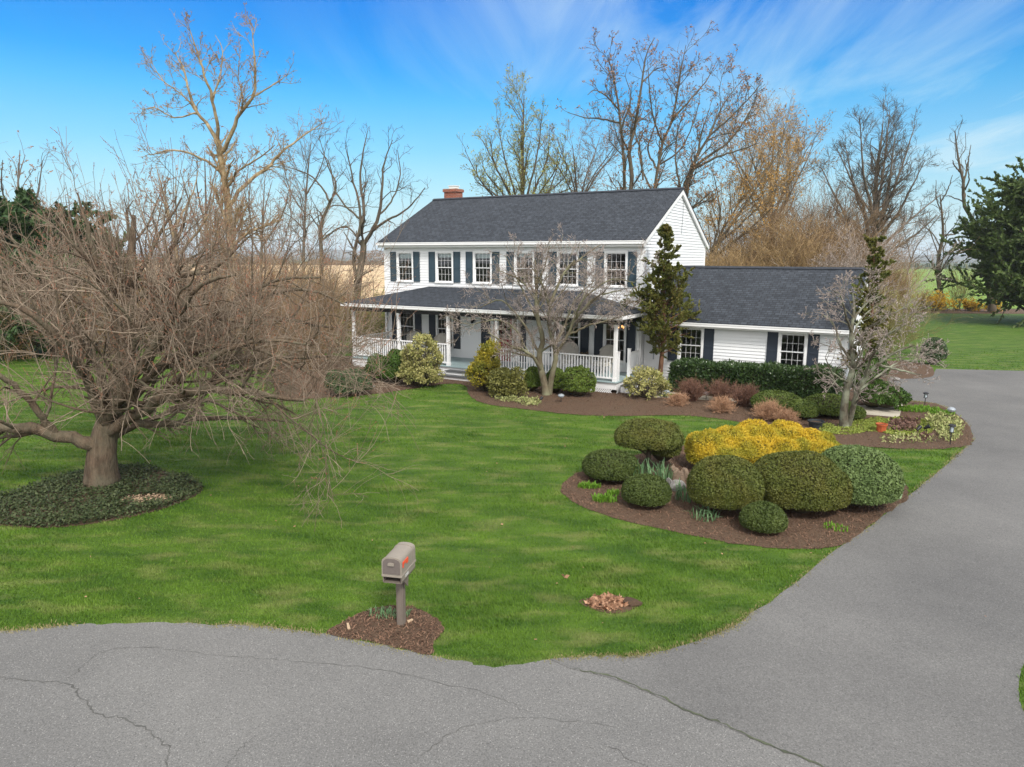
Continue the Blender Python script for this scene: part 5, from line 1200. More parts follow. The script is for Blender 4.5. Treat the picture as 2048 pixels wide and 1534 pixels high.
# ---------------------------------------------------------------- garden trees near the house
def near_levels(dens=1.0, up=.15, l=(1.6, .9, .5)):
    return [dict(n=2.8*dens, permeter=True, ang=(48, 14), lr=.55, lmin=.4, lmax=l[0], up=up, jit=.15, trop=.01, N=8, rr=.42, tip=.35, tmin=.2, rmin=.009, k=5),
            dict(n=6.0*dens, permeter=True, ang=(45, 14), lr=.5, lmin=.2, lmax=l[1], up=up*.7, jit=.17, trop=.015, N=6, rr=.5, tip=.45, tmin=.2, rmin=.0058, k=3),
            dict(n=13.0*dens, permeter=True, ang=(45, 16), lr=.5, lmin=.08, lmax=l[2], up=up*.8, jit=.17, trop=.02, N=4, rr=.6, tip=.5, tmin=.2, rmin=.0046, k=3)]
mb_ = G(1090, 790)
bare_tree('japanese_maple', 'multi-stemmed bare Japanese maple with pinkish twigs in front of the porch', mb_,
 [([(1092, 792, 0), (1090, 770, 0), (1082, 740, .05), (1078, 710, .1), (1086, 680, .1), (1076, 640, .1), (1072, 600, .1), (1074, 560, .2), (1070, 520, .3)], .17, .03),
  ([(1097, 790, .05), (1104, 750, -.1), (1112, 715, -.2), (1108, 690, -.2), (1098, 650, -.3), (1100, 610, -.4), (1112, 580, -.4), (1128, 545, -.4), (1150, 520, -.4)], .14, .03),
  ([(1112, 712, -.2), (1135, 670, -.5), (1150, 640, -.7), (1175, 610, -.9), (1200, 590, -1.0), (1245, 580, -1.1)], .085, .02),
  ([(1082, 742, .05), (1065, 715, -.4), (1045, 700, -.7), (1022, 692, -.9), (1000, 680, -1.0), (975, 665, -1.2)], .085, .02),
  ([(1078, 705, .1), (1055, 660, .5), (1030, 625, .8), (1000, 600, 1.0), (960, 615, 1.2)], .07, .015),
  ([(1076, 640, .1), (1050, 590, .3), (1030, 550, .4), (1010, 510, .6)], .06, .015), ([(1074, 570, .2), (1090, 530, 0), (1100, 490, -.2)], .05, .012),
  ([(1108, 690, -.2), (1130, 650, .4), (1150, 600, .7), (1190, 560, 1.0)], .07, .015), ([(1135, 670, -.5), (1180, 650, -.8), (1220, 640, -1.0), (1262, 625, -1.1)], .055, .014),
  ([(1128, 545, -.4), (1170, 510, -.2), (1200, 490, 0)], .05, .012), ([(1100, 620, -.4), (1085, 570, -.9), (1060, 530, -1.3)], .06, .012), ([(1045, 700, -.7), (1040, 670, -1.0), (1000, 640, -1.3), (940, 650, -1.4)], .05, .012),
  ([(1072, 600, .1), (1040, 560, -.5), (995, 540, -.9)], .05, .012), ([(1150, 640, -.7), (1165, 600, -1.3), (1220, 560, -1.5), (1270, 565, -1.6)], .05, .012)],
 near_levels(1.2, .16, (1.3, .75, .42)), M['bk_maple'], M['tw_pink'], 201, bud=(24000, .030, M['bud_pink']), group='garden trees in front of the house', ntrunk=2, flare=1.3)
db = G(1690, 855)
bare_tree('dogwood_tree', 'lichen-barked bare dogwood leaning beside the driveway bed', db,
 [([(1688, 858, 0), (1688, 830, 0), (1690, 800, 0), (1697, 765, .1), (1706, 735, .1), (1704, 700, .15), (1702, 665, .2), (1708, 620, .2), (1705, 585, .2)], .155, .02),
  ([(1696, 850, .05), (1705, 820, -.1), (1714, 785, -.2), (1730, 755, -.4), (1755, 730, -.6), (1790, 705, -.8), (1830, 690, -1.0)], .11, .018),
  ([(1714, 785, -.2), (1745, 760, .4), (1780, 735, .8), (1805, 722, 1.1), (1828, 720, 1.3)], .06, .015),
  ([(1700, 720, .1), (1682, 690, .4), (1672, 660, .7), (1660, 640, 1.0), (1640, 625, 1.2)], .055, .014), ([(1704, 700, .15), (1735, 660, -.2), (1770, 635, -.4), (1810, 615, -.5)], .06, .014),
  ([(1702, 665, .2), (1690, 625, -.4), (1680, 590, -.8), (1665, 580, -1)], .05, .012), ([(1730, 755, -.4), (1745, 710, -1.0), (1775, 670, -1.4), (1800, 655, -1.6)], .06, .014),
  ([(1706, 640, .2), (1735, 605, .6), (1765, 590, .9)], .05, .012), ([(1697, 765, .1), (1665, 745, -.5), (1650, 715, -.9)], .045, .012), ([(1755, 730, -.6), (1800, 740, -1.0), (1845, 750, -1.3)], .05, .012),
  ([(1702, 690, .15), (1720, 640, 1.0), (1755, 610, 1.6)], .05, .012)],
 near_levels(1.0, .14, (1.1, .65, .34)), M['bk_lichen'], M['tw_pink'], 202, bud=(17000, .028, M['bud_pink']), group='garden trees in front of the house', ntrunk=2, flare=1.25)

# ---------------------------------------------------------------- conifers
def conifer(name, label, base, h, rb, leaf_m, bark_m, seed, trunk_r=.08, nb=70, tmin=.2, droop=-.03, up=.15, leaf=(.10, .035), nl=14000, sub=9, lean=(0, 0), profile=None, group='garden conifers', spray=.5, top=1.0, cat='tree', flat=.6, bare=.05, lsd=.28):
    rg = np.random.default_rng(seed); t = thing(name, label, cat, base, 0, group)
    K = 14; s = np.linspace(0, 1, K)
    T = np.c_[lean[0]*s*h+.04*h*.3*np.sin(s*5), lean[1]*s*h, s*h][None]; TR = (trunk_r*(1-s*.93))[None]
    V, Fq = tubes(T, TR, 9); mesh_np('trunk', V, Fq, bark_m, t, True)
    prof = profile or (lambda u: (1-u)**.8*.95+.05)
    B, BR = spawn(rg, T, TR, nb, ang=(80, 12), lr=rb/h, lmin=.12, lmax=rb*1.3, up=up, jit=.10, trop=droop, N=8, rr=.32, tip=.3, tmin=tmin, tmax=.985, rmin=.008,
                  lenfun=lambda u: prof((u-tmin)/(1-tmin)), flat=.0, lsd=lsd)
    S, SR = spawn(rg, B, BR, sub, ang=(48, 14), lr=.42, lmin=leaf[0]*1.2, lmax=rb*.5, up=.10, jit=.12, trop=droop, N=5, rr=.6, tip=.5, tmin=.25, rmin=.005, flat=flat)
    V, Fq = cat_vf([tubes(B, BR, 4), tubes(S, SR, 3)]); mesh_np('branches', V, Fq, bark_m, t)
    pos, tg = on_paths(rg, np.concatenate([S]), nl, bare)
    p2, t2 = on_paths(rg, B, nl//6, .62); p3, t3 = on_paths(rg, T, nl//160, .95)
    pos = np.vstack([pos, p2, p3]); tg = np.vstack([tg, t2, t3]); n = len(pos)
    ax = tg+rg.normal(0, spray, (n, 3))+np.array([0, 0, .15])
    sz = leaf[0]*rg.uniform(.6, 1.4, n); V, Fq = diamonds(pos-unit(ax)*sz[:, None]*.2, ax, sz, leaf[1]*rg.uniform(.7, 1.3, n), rg)
    mesh_np('foliage', V, Fq, leaf_m, t); return t
cpos = HL(.95, -.45)
conifer('cypress_tree', 'slim hinoki cypress with open olive sprays and bare reddish trunk between porch and hedge', cpos, 6.1, 1.28, M['hinoki'], M['bk_red'], 211, .105, 140, .20, .02, .28, (.095, .028), 52000, 10,
        profile=lambda u: np.where(u < .45, .70+.30*np.sin(u*7), .36*(1-u)/.55+.05), lean=(.015, 0), spray=.5, bare=.2, lsd=.45)
conifer('cypress_tree', 'sparse hinoki cypress poking above the right end of the wing roof', HL(8.05, .35), 5.6, .95, M['hinoki'], M['bk_red'], 212, .085, 110, .18, .02, .25, (.095, .030), 17000, 9, lsd=.5, bare=.25, profile=lambda u: .6*(1-u)**.7+.06, lean=(-.01, 0))
conifer('spruce_tree', 'big dark spruce at the right edge of the back lawn', gbase(2062, 57), 12.2, 6.0, M['spruce'], M['bk_dark'], 213, .34, 270, .04, .015, .22, (.32, .10), 130000, 18, profile=lambda u: (1-u)**.62*.96+.04, flat=.5, group='conifers around the plot')
for i, (lab, px, Yb, h, rb) in enumerate((('dark evergreen behind the cherry at the far left edge', -20, 34, 7.6, 3.6), ('dark evergreen behind the cherry, right neighbour of the edge one', 110, 37, 7.2, 3.2), ('smaller dark evergreen half hidden behind the cherry crown', 215, 40, 5.8, 2.4))):
    conifer('cedar_tree', lab, gbase(px, Yb), h, rb, M['juniper' if i < 2 else 'spruce'], M['bk_dark'], 215+i, .2, 130, .05, -.01, .25, (.32, .10), 26000, 12, profile=lambda u: (1-u)**.45*.9+.1, group='conifers around the plot')

# ---------------------------------------------------------------- clipped and loose shrubs made of many small leaves
def dirs_fib(n, rg):
    z = rg.uniform(-.35, 1, n); a = rg.uniform(0, 2*np.pi, n); r = np.sqrt(1-z*z); return np.c_[r*np.cos(a), r*np.sin(a), z]
def shrub(name, label, base, lobes, leaf_m, seed, core_m='core_br', n=9000, leaf=(.045, .016), rough=.05, flare=.7, group='clipped evergreen mounds', parts='foliage', lump=.35, upb=.15, cat='shrub', core=True, lo=-.35, stems=None):
    """lobes: (x,y,z,rx,ry,rz) local; leaves over the outside of their union"""
    rg = np.random.default_rng(seed); t = thing(name, label, cat, base, 0, group)
    area = np.array([(l[3]*l[4]+l[3]*l[5]+l[4]*l[5]) for l in lobes]); cnt = (n*area/area.sum()).astype(int)
    P, Nn = [], []
    ph = rg.uniform(0, 6.28, 64); kv = rg.normal(0, 1, (10, 3))
    def disp(p):
        v = np.zeros(len(p))
        for q in range(10): v += np.sin(p@kv[q]*(2.2/lump if q > 4 else 1.0/lump)+ph[q])
        return v/3.2
    for i, l in enumerate(lobes):
        d = dirs_fib(cnt[i], rg); c = np.array(l[:3]); r = np.array(l[3:6])
        p = d*r; nn = unit(d/r); dd = disp(p+c); p = p*(1+rough*dd[:, None])+c
        # deeper leaves so that the outside is not one shell
        p -= nn*(rg.uniform(0, 1, len(p))**2*min(r)*.16)[:, None]
        k = p[:, 2] > .01
        for j, m in enumerate(lobes):
            if j != i: k &= (((p-np.array(m[:3]))/np.array(m[3:6]))**2).sum(1) > .72
        P.append(p[k]); Nn.append(nn[k])
    P = np.vstack(P); Nn = np.vstack(Nn); m = len(P)
    ax = Nn*(1-flare)*.8+unit(rg.normal(0, 1, (m, 3)))*flare+np.array([0, 0, upb])
    sz = leaf[0]*rg.uniform(.6, 1.4, m); sd = unit(np.cross(Nn+unit(rg.normal(0, 1, (m, 3)))*.75+np.array([0, 0, .15]), ax))
    V, Fq = diamonds(P-unit(ax)*sz[:, None]*.4, ax, sz, leaf[1]*rg.uniform(.7, 1.3, m), rg, sd)
    mesh_np(parts, V, Fq, leaf_m, t)
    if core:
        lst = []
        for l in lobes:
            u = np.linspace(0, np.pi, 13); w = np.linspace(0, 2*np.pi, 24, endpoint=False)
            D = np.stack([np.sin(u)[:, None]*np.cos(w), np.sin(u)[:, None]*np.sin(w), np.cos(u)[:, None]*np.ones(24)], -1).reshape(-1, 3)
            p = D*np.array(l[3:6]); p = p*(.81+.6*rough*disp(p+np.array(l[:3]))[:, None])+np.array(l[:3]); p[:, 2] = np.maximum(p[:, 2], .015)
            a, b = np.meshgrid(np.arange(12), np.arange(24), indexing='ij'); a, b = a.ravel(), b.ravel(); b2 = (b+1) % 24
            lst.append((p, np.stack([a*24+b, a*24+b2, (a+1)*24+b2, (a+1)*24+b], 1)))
        V, Fq = cat_vf(lst); mesh_np('shaded_core', V, Fq, M[core_m], t, True)  # inner twigs as a solid hull, coloured dark for shade in the gaps
    if stems is not None:
        mbs = MB()
        for pts, rad in stems: mbs.tube(pts, rad, 7)
        mbs.build('trunk', M['bk_dark'], t, True)
    return t
def ell(x0, x1, yt, yb, k=1.0):
    """photo extents of a mound standing on the ground -> centre, radii, height"""
    xc = (x0+x1)/2; g = G(xc, yb)
    rx = (x1-x0)/2*g[1]/CF
    for _ in range(3): Yc = g[1]+rx*k*.72; rx = (x1-x0)/2*Yc/CF
    c = at(xc, yb, Yc); h = at(xc, yt, Yc+rx*k*.25)[2]
    return np.array([c[0], Yc, 0.0]), rx, max(h, .15)
def mound(name, label, ext, leaf_m, seed, k=1.0, n=9000, leaf=(.045, .016), sit=.46, **kw):
    b, rx, h = ell(*ext, k); zc = h*sit
    return shrub(name, label, b, [(0, 0, zc, rx, rx*k, h-zc)] if kw.pop('dome', False) else [(0, 0, zc, rx*.99, rx*k*.99, h-zc), (0, 0, zc*.74, rx*.965, rx*k*.965, zc*.73)], leaf_m, seed, n=n, leaf=leaf, **kw)
gF = 'clipped yews in the front island bed'
mound('yew_mound', 'low wide clipped yew at the left end of the front island bed', (1160, 1281, 897, 972), M['yew_dk'], 301, n=20000, leaf=(.042, .014), group=gF, rough=.04)
mound('yew_mound', 'small clipped yew with green spiky leaves sticking up behind it', (1239, 1342, 948, 1023), M['yew_dk'], 302, n=18000, leaf=(.040, .013), group=gF, rough=.04)
mound('yew_mound', 'large olive clipped yew ball in the middle front of the island bed', (1366, 1523, 909, 1040), M['yew'], 303, n=40000, leaf=(.040, .013), group=gF, rough=.05, lump=.5, sit=.5)
mound('yew_mound', 'biggest olive clipped yew touching its ball-shaped neighbour', (1492, 1690, 902, 1042), M['yew'], 304, n=46000, leaf=(.040, .013), group=gF, rough=.055, lump=.6, sit=.45)
mound('yew_mound', 'bright grey-green clipped evergreen dome next to the driveway', (1617, 1791, 889, 1030), M['yew_br'], 305, n=30000, leaf=(.055, .020), group=gF, rough=.035, sit=.45)
mound('yew_mound', 'smallest clipped yew in front of the two largest mounds', (1475, 1572, 1005, 1074), M['yew_dk'], 306, n=16000, leaf=(.042, .014), group=gF, rough=.05)
b, rx, h = ell(1222, 1366, 836, 952)
shrub('yew_tree', 'umbrella-shaped clipped yew on a bare dark trunk at the back of the island bed', b, [(0, 0, h*.66, rx, rx*.95, h*.34), (rx*.46, .1, h*.46, rx*.50, rx*.6, h*.40)], M['yew'], 307, n=22000, leaf=(.055, .014), rough=.05, upb=-.25, group='garden trees in front of the house', cat='tree',
      stems=[([(-.02, -.1, 0), (0, -.08, h*.3), (.02, 0, h*.7)], [.075, .06, .05]), ([(0, -.08, h*.28), (-.22, -.1, h*.42), (-.4, -.05, h*.55)], [.03, .025, .02])])
shrub('yew_shrub', 'dark layered evergreen at the end of the hedge behind the dogwood', HL(8.35, -.35), [(0, 0, .55, .62, .6, .55), (.35, -.2, .42, .55, .5, .40), (-.3, .1, .9, .42, .4, .55), (.1, .15, 1.35, .32, .3, .5), (.75, .1, .38, .4, .4, .32)], M['azalea'], 309, n=13000, leaf=(.085, .022), rough=.22, lump=.2, upb=-.1, group='garden shrubs')
# golden thread cypress: a billowing mass
b, rx, h = ell(1360, 1698, 846, 952, .60)
rgg = np.random.default_rng(3); lob = []
for fx, fy, fr, fh in ((-.70, -.10, .30, 1.0), (-.42, .10, .32, 1.06), (-.05, .40, .34, 1.10), (.30, .45, .34, 1.06), (.62, .30, .28, .92), (-.22, -.35, .30, .92), (.12, -.28, .28, .90), (.42, -.12, .24, .84), (.83, .15, .17, .66), (-.60, -.48, .28, .82), (.02, .05, .28, 1.0), (.66, -.02, .18, .78), (-.82, -.3, .18, .7)):
    lob.append((fx*rx, fy*rx*.62, h*fh*.44, fr*rx, fr*rx*.95, h*fh*.44))
shrub('golden_cypress', 'billowing golden-yellow thread cypress in the middle of the island bed', b, lob, M['gold'], 308, core_m='core_gold', n=80000, leaf=(.062, .011), rough=.11, lump=.2, flare=.55, upb=.1, group='garden shrubs')
gB = 'clipped boxwood mounds by the concrete path'
mound('boxwood_mound', 'clipped boxwood mound nearest the red barberries', (1504, 1602, 781, 832), M['box_dk'], 311, n=9000, leaf=(.055, .02), group=gB)
mound('boxwood_mound', 'smaller round boxwood mound in front of two others', (1572, 1636, 798, 842), M['box_dk'], 312, n=7500, leaf=(.055, .02), group=gB)
mound('boxwood_mound', 'wide boxwood mound left of the lichen-covered trunk', (1604, 1702, 786, 840), M['box_dk'], 313, n=9000, leaf=(.055, .02), group=gB)
mound('boxwood_mound', 'boxwood mound right behind the lichen-covered trunk', (1682, 1729, 810, 843), M['box_dk'], 314, n=5000, leaf=(.055, .02), group=gB)
gP = 'green shrubs along the porch'
mound('boxwood_mound', 'round green boxwood against the railing left of the maple trunk', (1044, 1085, 732, 786), M['box'], 321, n=6000, leaf=(.055, .02), group=gP)
mound('boxwood_mound', 'green boxwood directly behind the maple trunk', (1090, 1133, 734, 788), M['box'], 322, n=5500, leaf=(.055, .02), group=gP)
mound('privet_bush', 'looser olive bush at the porch corner right of the maple trunk', (1122, 1187, 734, 796), M['box'], 323, n=8500, leaf=(.06, .022), group=gP, rough=.16, lump=.2)
mound('azalea_bush', 'dark green azalea at the left end of the porch railing', (733, 790, 710, 768), M['azalea'], 324, n=7000, leaf=(.065, .025), group=gP, rough=.12, lump=.25)
mound('azalea_bush', 'taller green azalea next to the cream pieris', (768, 816, 697, 770), M['azalea'], 325, n=7000, leaf=(.065, .025), group=gP, rough=.10, lump=.25)
mound('juniper_bush', 'feathery dark juniper under the tips of the cherry twigs', (655, 742, 735, 795), M['juniper'], 326, n=9000, leaf=(.10, .018), group=gP, rough=.18, lump=.3)
mound('topiary_ball', 'round clipped evergreen ball at the far end of the driveway bed', (1841, 1889, 674, 731), M['laurel'], 327, n=7000, leaf=(.06, .022), group='garden shrubs', rough=.02)
def loose(name, label, ext, leaf_m, seed, ncl=90, per=22, leaf=(.11, .026), group='loose shrubs by the porch', k=.9, hollow=.35):
    rg = np.random.default_rng(seed); b, rx, h = ell(*ext, k); t = thing(name, label, 'shrub', b, 0, group)
    d = dirs_fib(ncl, rg); d[:, 2] = d[:, 2]*.62+.38; rr = rg.uniform(hollow, 1, ncl)**.5
    C = np.c_[d[:, 0]*rx*rr, d[:, 1]*rx*k*rr, np.clip(d[:, 2], .08, 1)*h*(.55+.45*rr)]
    C *= 1+.12*wav(C, rg, .5)[:, None]; C[:, 2] = np.clip(C[:, 2], .06, h*1.03)
    mbs = []
    root = np.c_[C[:, 0]*.18, C[:, 1]*.18, np.zeros(ncl)]
    P = np.stack([root, root*.6+C*.4*np.array([1, 1, .8]), C*.8+root*.2, C], 1); V, Fq = tubes(P, np.broadcast_to([.016, .012, .008, .005], (ncl, 4)), 4); mesh_np('stems', V, Fq, M['bk_dark'], t)
    out = unit(C*np.array([1, 1, .9])-np.array([0, 0, h*.25])); n = ncl*per
    ax = unit(np.repeat(out, per, 0)*.55+unit(rg.normal(0, 1, (n, 3)))*.9); pos = np.repeat(C, per, 0)+rg.normal(0, .055, (n, 3))
    V, Fq = diamonds(pos, ax, leaf[0]*rg.uniform(.6, 1.3, n), leaf[1]*rg.uniform(.7, 1.3, n), rg); mesh_np('foliage', V, Fq, leaf_m, t)
    return t
loose('pieris_bush', 'large cream-green pieris in front of the left porch railing', (797, 884, 676, 778), M['pieris'], 331, 260, 34)
loose('pieris_bush', 'straggly cream-green pieris with bare legs beside the side steps', (1247, 1336, 738, 800), M['pieris'], 332, 80, 30, hollow=.6)
loose('euonymus_bush', 'upright yellow-green euonymus right of the front steps', (938, 1006, 686, 786), M['ygreen'], 333, 300, 30, (.09, .028))
loose('rhododendron_bush', 'low olive rhododendron right of the yellow-green euonymus', (978, 1050, 738, 798), M['olive'], 334, 190, 26, (.10, .028))
# laurel hedge
def hedge():
    rg = np.random.default_rng(341); a0, a1, b0, b1, z1 = 1.58, 7.32, -1.05, -.12, 1.10
    t = thing('laurel_hedge', 'long clipped dark green laurel hedge under the wing windows', 'hedge', HL(0, 0), HYAW, 'garden shrubs')
    def z_top(a): return z1+.02*(a-a0)+.03*np.sin(a*3.1)+.02*np.sin(a*7.7)
    n = 24000; f = rg.uniform(0, 1, n); P = np.zeros((n, 3)); Nn = np.zeros((n, 3))
    k = f < .52; P[k] = np.c_[rg.uniform(a0, a1, k.sum()), np.full(k.sum(), b0), rg.uniform(.03, 1, k.sum())]; Nn[k] = (0, -1, 0)
    q = (f >= .52) & (f < .86); P[q] = np.c_[rg.uniform(a0, a1, q.sum()), rg.uniform(b0, b1, q.sum()), np.ones(q.sum())]; Nn[q] = (0, 0, 1)
    l = (f >= .86) & (f < .93); P[l] = np.c_[np.full(l.sum(), a0), rg.uniform(b0, b1, l.sum()), rg.uniform(.03, 1, l.sum())]; Nn[l] = (-1, 0, 0)
    r = f >= .93; P[r] = np.c_[np.full(r.sum(), a1), rg.uniform(b0, b1, r.sum()), rg.uniform(.03, 1, r.sum())]; Nn[r] = (1, 0, 0)
    P[:, 2] *= z_top(P[:, 0]); P += Nn*(rg.normal(0, .035, n)+.04*np.sin(P[:, 0]*4+P[:, 2]*5)-rg.uniform(0, 1, n)**2*.12)[:, None]
    P[:, 2] = np.maximum(P[:, 2], .02)
    ax = Nn*.55+unit(rg.normal(0, 1, (n, 3)))*.75+np.array([0, 0, .45])
    V, Fq = diamonds(P, ax, .105*rg.uniform(.6, 1.3, n), .024*rg.uniform(.8, 1.3, n), rg); mesh_np('foliage', V, Fq, M['laurel'], t)
    m = MB(); m.box(a0+.09, a1-.09, b0+.09, b1-.06, .02, z1-.09); m.build('shaded_core', M['core_br'], t)  # solid hedge core, its dark colour stands in for shade between leaves
hedge()
# red barberries, tan spireas
for lab, ext, sd in (('red-brown barberry nearest the cypress trunk', (1359, 1409, 757, 806), 1), ('middle red-brown barberry in front of the hedge', (1416, 1464, 760, 806), 2), ('smallest red-brown barberry close to the boxwoods', (1466, 1508, 768, 816), 3)):
    b, rx, h = ell(*ext); twig_bush('barberry_bush', lab, b, rx, h*.95, M['barberry'], 350+sd, n=170, sub=7, sub2=4, r=.0062, group='red-brown barberries before the hedge', spread=.85)
for lab, ext, sd in (('small dry tan spirea at the left of the dry mounds', (1339, 1371, 789, 814), 1), ('round dry tan spirea in the middle of the mulch', (1419, 1467, 797, 828), 2), ('wide dry tan spirea in front of the boxwoods', (1507, 1566, 806, 844), 3), ('low dry tan spirea beside the wide dry one', (1552, 1590, 822, 850), 4)):
    b, rx, h = ell(*ext); twig_bush('spirea_bush', lab, b, rx, h*1.15, M['spirea'], 360+sd, n=190, sub=7, sub2=3, r=.0062, group='dry tan spireas in the mulch', spread=1.15)
# blades and ground cover
def tuft(name, label, px, r, h, leaf_m, seed, n=120, w=.010, group='spring bulbs and tufts', bend=.6, ry=None, z=.012):
    rg = np.random.default_rng(seed); b = G(*px); t_ = rg.uniform(0, 2*np.pi, n); q = np.sqrt(rg.uniform(0, 1, n))
    p = np.c_[q*np.cos(t_)*r, q*np.sin(t_)*(ry or r), np.full(n, z)]; a = rg.uniform(0, 2*np.pi, n); L = h*rg.uniform(.6, 1.15, n); bd = bend*rg.uniform(.2, 1, n)
    d = np.c_[np.cos(a), np.sin(a)]; s = np.c_[-np.sin(a), np.cos(a)]*w
    m1 = p.copy(); m1[:, :2] += d*(L*bd*.3)[:, None]; m1[:, 2] += L*.6; tp = p.copy(); tp[:, :2] += d*(L*bd*.9)[:, None]; tp[:, 2] += L*(1-.25*bd)
    z_ = np.zeros((n, 1)); S = np.c_[s, z_]
    V = np.stack([p-S*.7, p+S*.7, m1+S, m1-S, tp+S*.15, tp-S*.15], 1).reshape(-1, 3); o = (np.arange(n)*6)[:, None]
    Fq = np.concatenate([o+np.array([0, 1, 2, 3]), o+np.array([3, 2, 4, 5])])
    V = V+np.array([b[0], b[1], 0])
    ob = mesh_np(name, V-np.array([b[0], b[1], 0]), Fq, leaf_m); ob.location = (b[0], b[1], 0); tag(ob, label, 'plant', group)
tuft('iris_clump', 'spiky grey-green iris leaves behind the small clipped yew', (1296, 968), .55, .52, M['iris'], 371, 110, .014, ry=.3)
tuft('iris_clump', 'spiky iris leaves sticking out left of the large yew ball', (1376, 1000), .28, .42, M['iris'], 372, 60, .014)
tuft('iris_clump', 'strappy leaves at the foot of the large yew ball', (1408, 1036), .3, .26, M['iris'], 373, 50, .012, bend=1.2)
tuft('bulb_tuft', 'fresh green tuft below the low wide yew', (1178, 976), .26, .13, M['fresh'], 374, 160, .012, ry=.12)
tuft('bulb_tuft', 'fresh green tuft left of the small clipped yew', (1210, 1003), .26, .15, M['fresh'], 375, 170, .012, ry=.14)
tuft('bulb_tuft', 'tiny green tuft touching the small clipped yew', (1226, 990), .14, .13, M['fresh'], 376, 70, .012)
tuft('bulb_tuft', 'small green tuft in the mulch near the driveway edge', (1672, 1058), .22, .07, M['fresh'], 377, 80, .012)
tuft('bulb_tuft', 'wide fresh green patch behind the middle path light', (1835, 821), .75, .14, M['fresh'], 378, 420, .016, ry=.45)
tuft('bulb_tuft', 'fresh green patch beside the globe lamp', (1882, 829), .4, .13, M['fresh'], 379, 200, .016, ry=.3)
tuft('grass_clump', 'pale grassy weeds around the mailbox post', (780, 1232), .30, .10, M['iris'], 380, 140, .006, ry=.14, bend=1.2)
tuft('bulb_tuft', 'green tuft under the path light by the pieris', (1338, 793), .35, .10, M['fresh'], 381, 120, .014, ry=.2)
def cover(name, label, px_poly, leaf_m, seed, dens=500, h=.12, leaf=(.06, .022), group='low ground cover in the beds', kind=None, cat='ground cover'):
    rg = np.random.default_rng(seed); poly = smooth_closed(GP(px_poly), 4); lo, hi = poly[:, :2].min(0), poly[:, :2].max(0)
    n = int(np.prod(hi-lo)*dens); P = rg.uniform(lo, hi, (n, 2)); P = P[inside(P, poly)]; n = len(P); c = poly.mean(0)
    Q = np.c_[P, np.zeros(n)]; w = wav(Q, rg, .25); k = w > -1.1; Q, w = Q[k], w[k]; n = len(Q)
    Q[:, 2] = .015+np.abs(h*(.55+.45*w)*rg.uniform(.2, 1, n))
    ax = unit(rg.normal(0, 1, (n, 3)))+np.array([0, 0, .5]); V, Fq = diamonds(Q-np.array([c[0], c[1], 0]), ax, leaf[0]*rg.uniform(.6, 1.4, n), leaf[1]*rg.uniform(.7, 1.3, n), rg)
    ob = mesh_np(name, V, Fq, leaf_m); ob.location = (c[0], c[1], 0); tag(ob, label, cat, None if kind else group, kind)
cover('variegated_euonymus', 'pale variegated clump at the left of the row in the porch bed', [(988, 800), (1002, 793), (1018, 797), (1010, 805)], M['varieg'], 391, 700, .16)
cover('variegated_euonymus', 'pale variegated clump in the middle of the porch bed row', [(1012, 803), (1022, 797), (1036, 800), (1028, 807)], M['varieg'], 392, 700, .14)
cover('variegated_euonymus', 'widest pale variegated clump in the porch bed row', [(1032, 806), (1050, 798), (1080, 802), (1076, 812), (1050, 812)], M['varieg'], 393, 700, .18)
cover('variegated_euonymus', 'pale cream ground cover by the front path light of the driveway bed', [(1850, 842), (1885, 834), (1912, 842), (1926, 862), (1916, 882), (1890, 884), (1870, 866)], M['varieg'], 394, 520, .28, (.09, .028))
cover('variegated_euonymus', 'scattered pale tufts along the lower edge of the driveway bed', [(1760, 878), (1800, 872), (1850, 878), (1880, 884), (1850, 890), (1780, 890)], M['varieg'], 395, 190, .15, (.09, .022), kind='stuff')
cover('sedum_mat', 'yellow-green moss-like mat around the terracotta pot', [(1640, 852), (1700, 846), (1760, 836), (1830, 838), (1870, 850), (1850, 872), (1790, 872), (1750, 864), (1700, 870), (1650, 868)], M['sedum'], 396, 1500, .05, (.05, .02), kind='stuff')
cover('hellebore_patch', 'bronze brown leafy patch right of the terracotta pot', [(1772, 862), (1785, 846), (1812, 842), (1835, 852), (1820, 866)], M['hell'], 397, 420, .22, (.10, .035))
cover('hellebore_patch', 'smaller bronze leafy patch below the spot lamps', [(1815, 878), (1840, 870), (1862, 874), (1850, 882)], M['hell'], 398, 300, .12, (.09, .03))
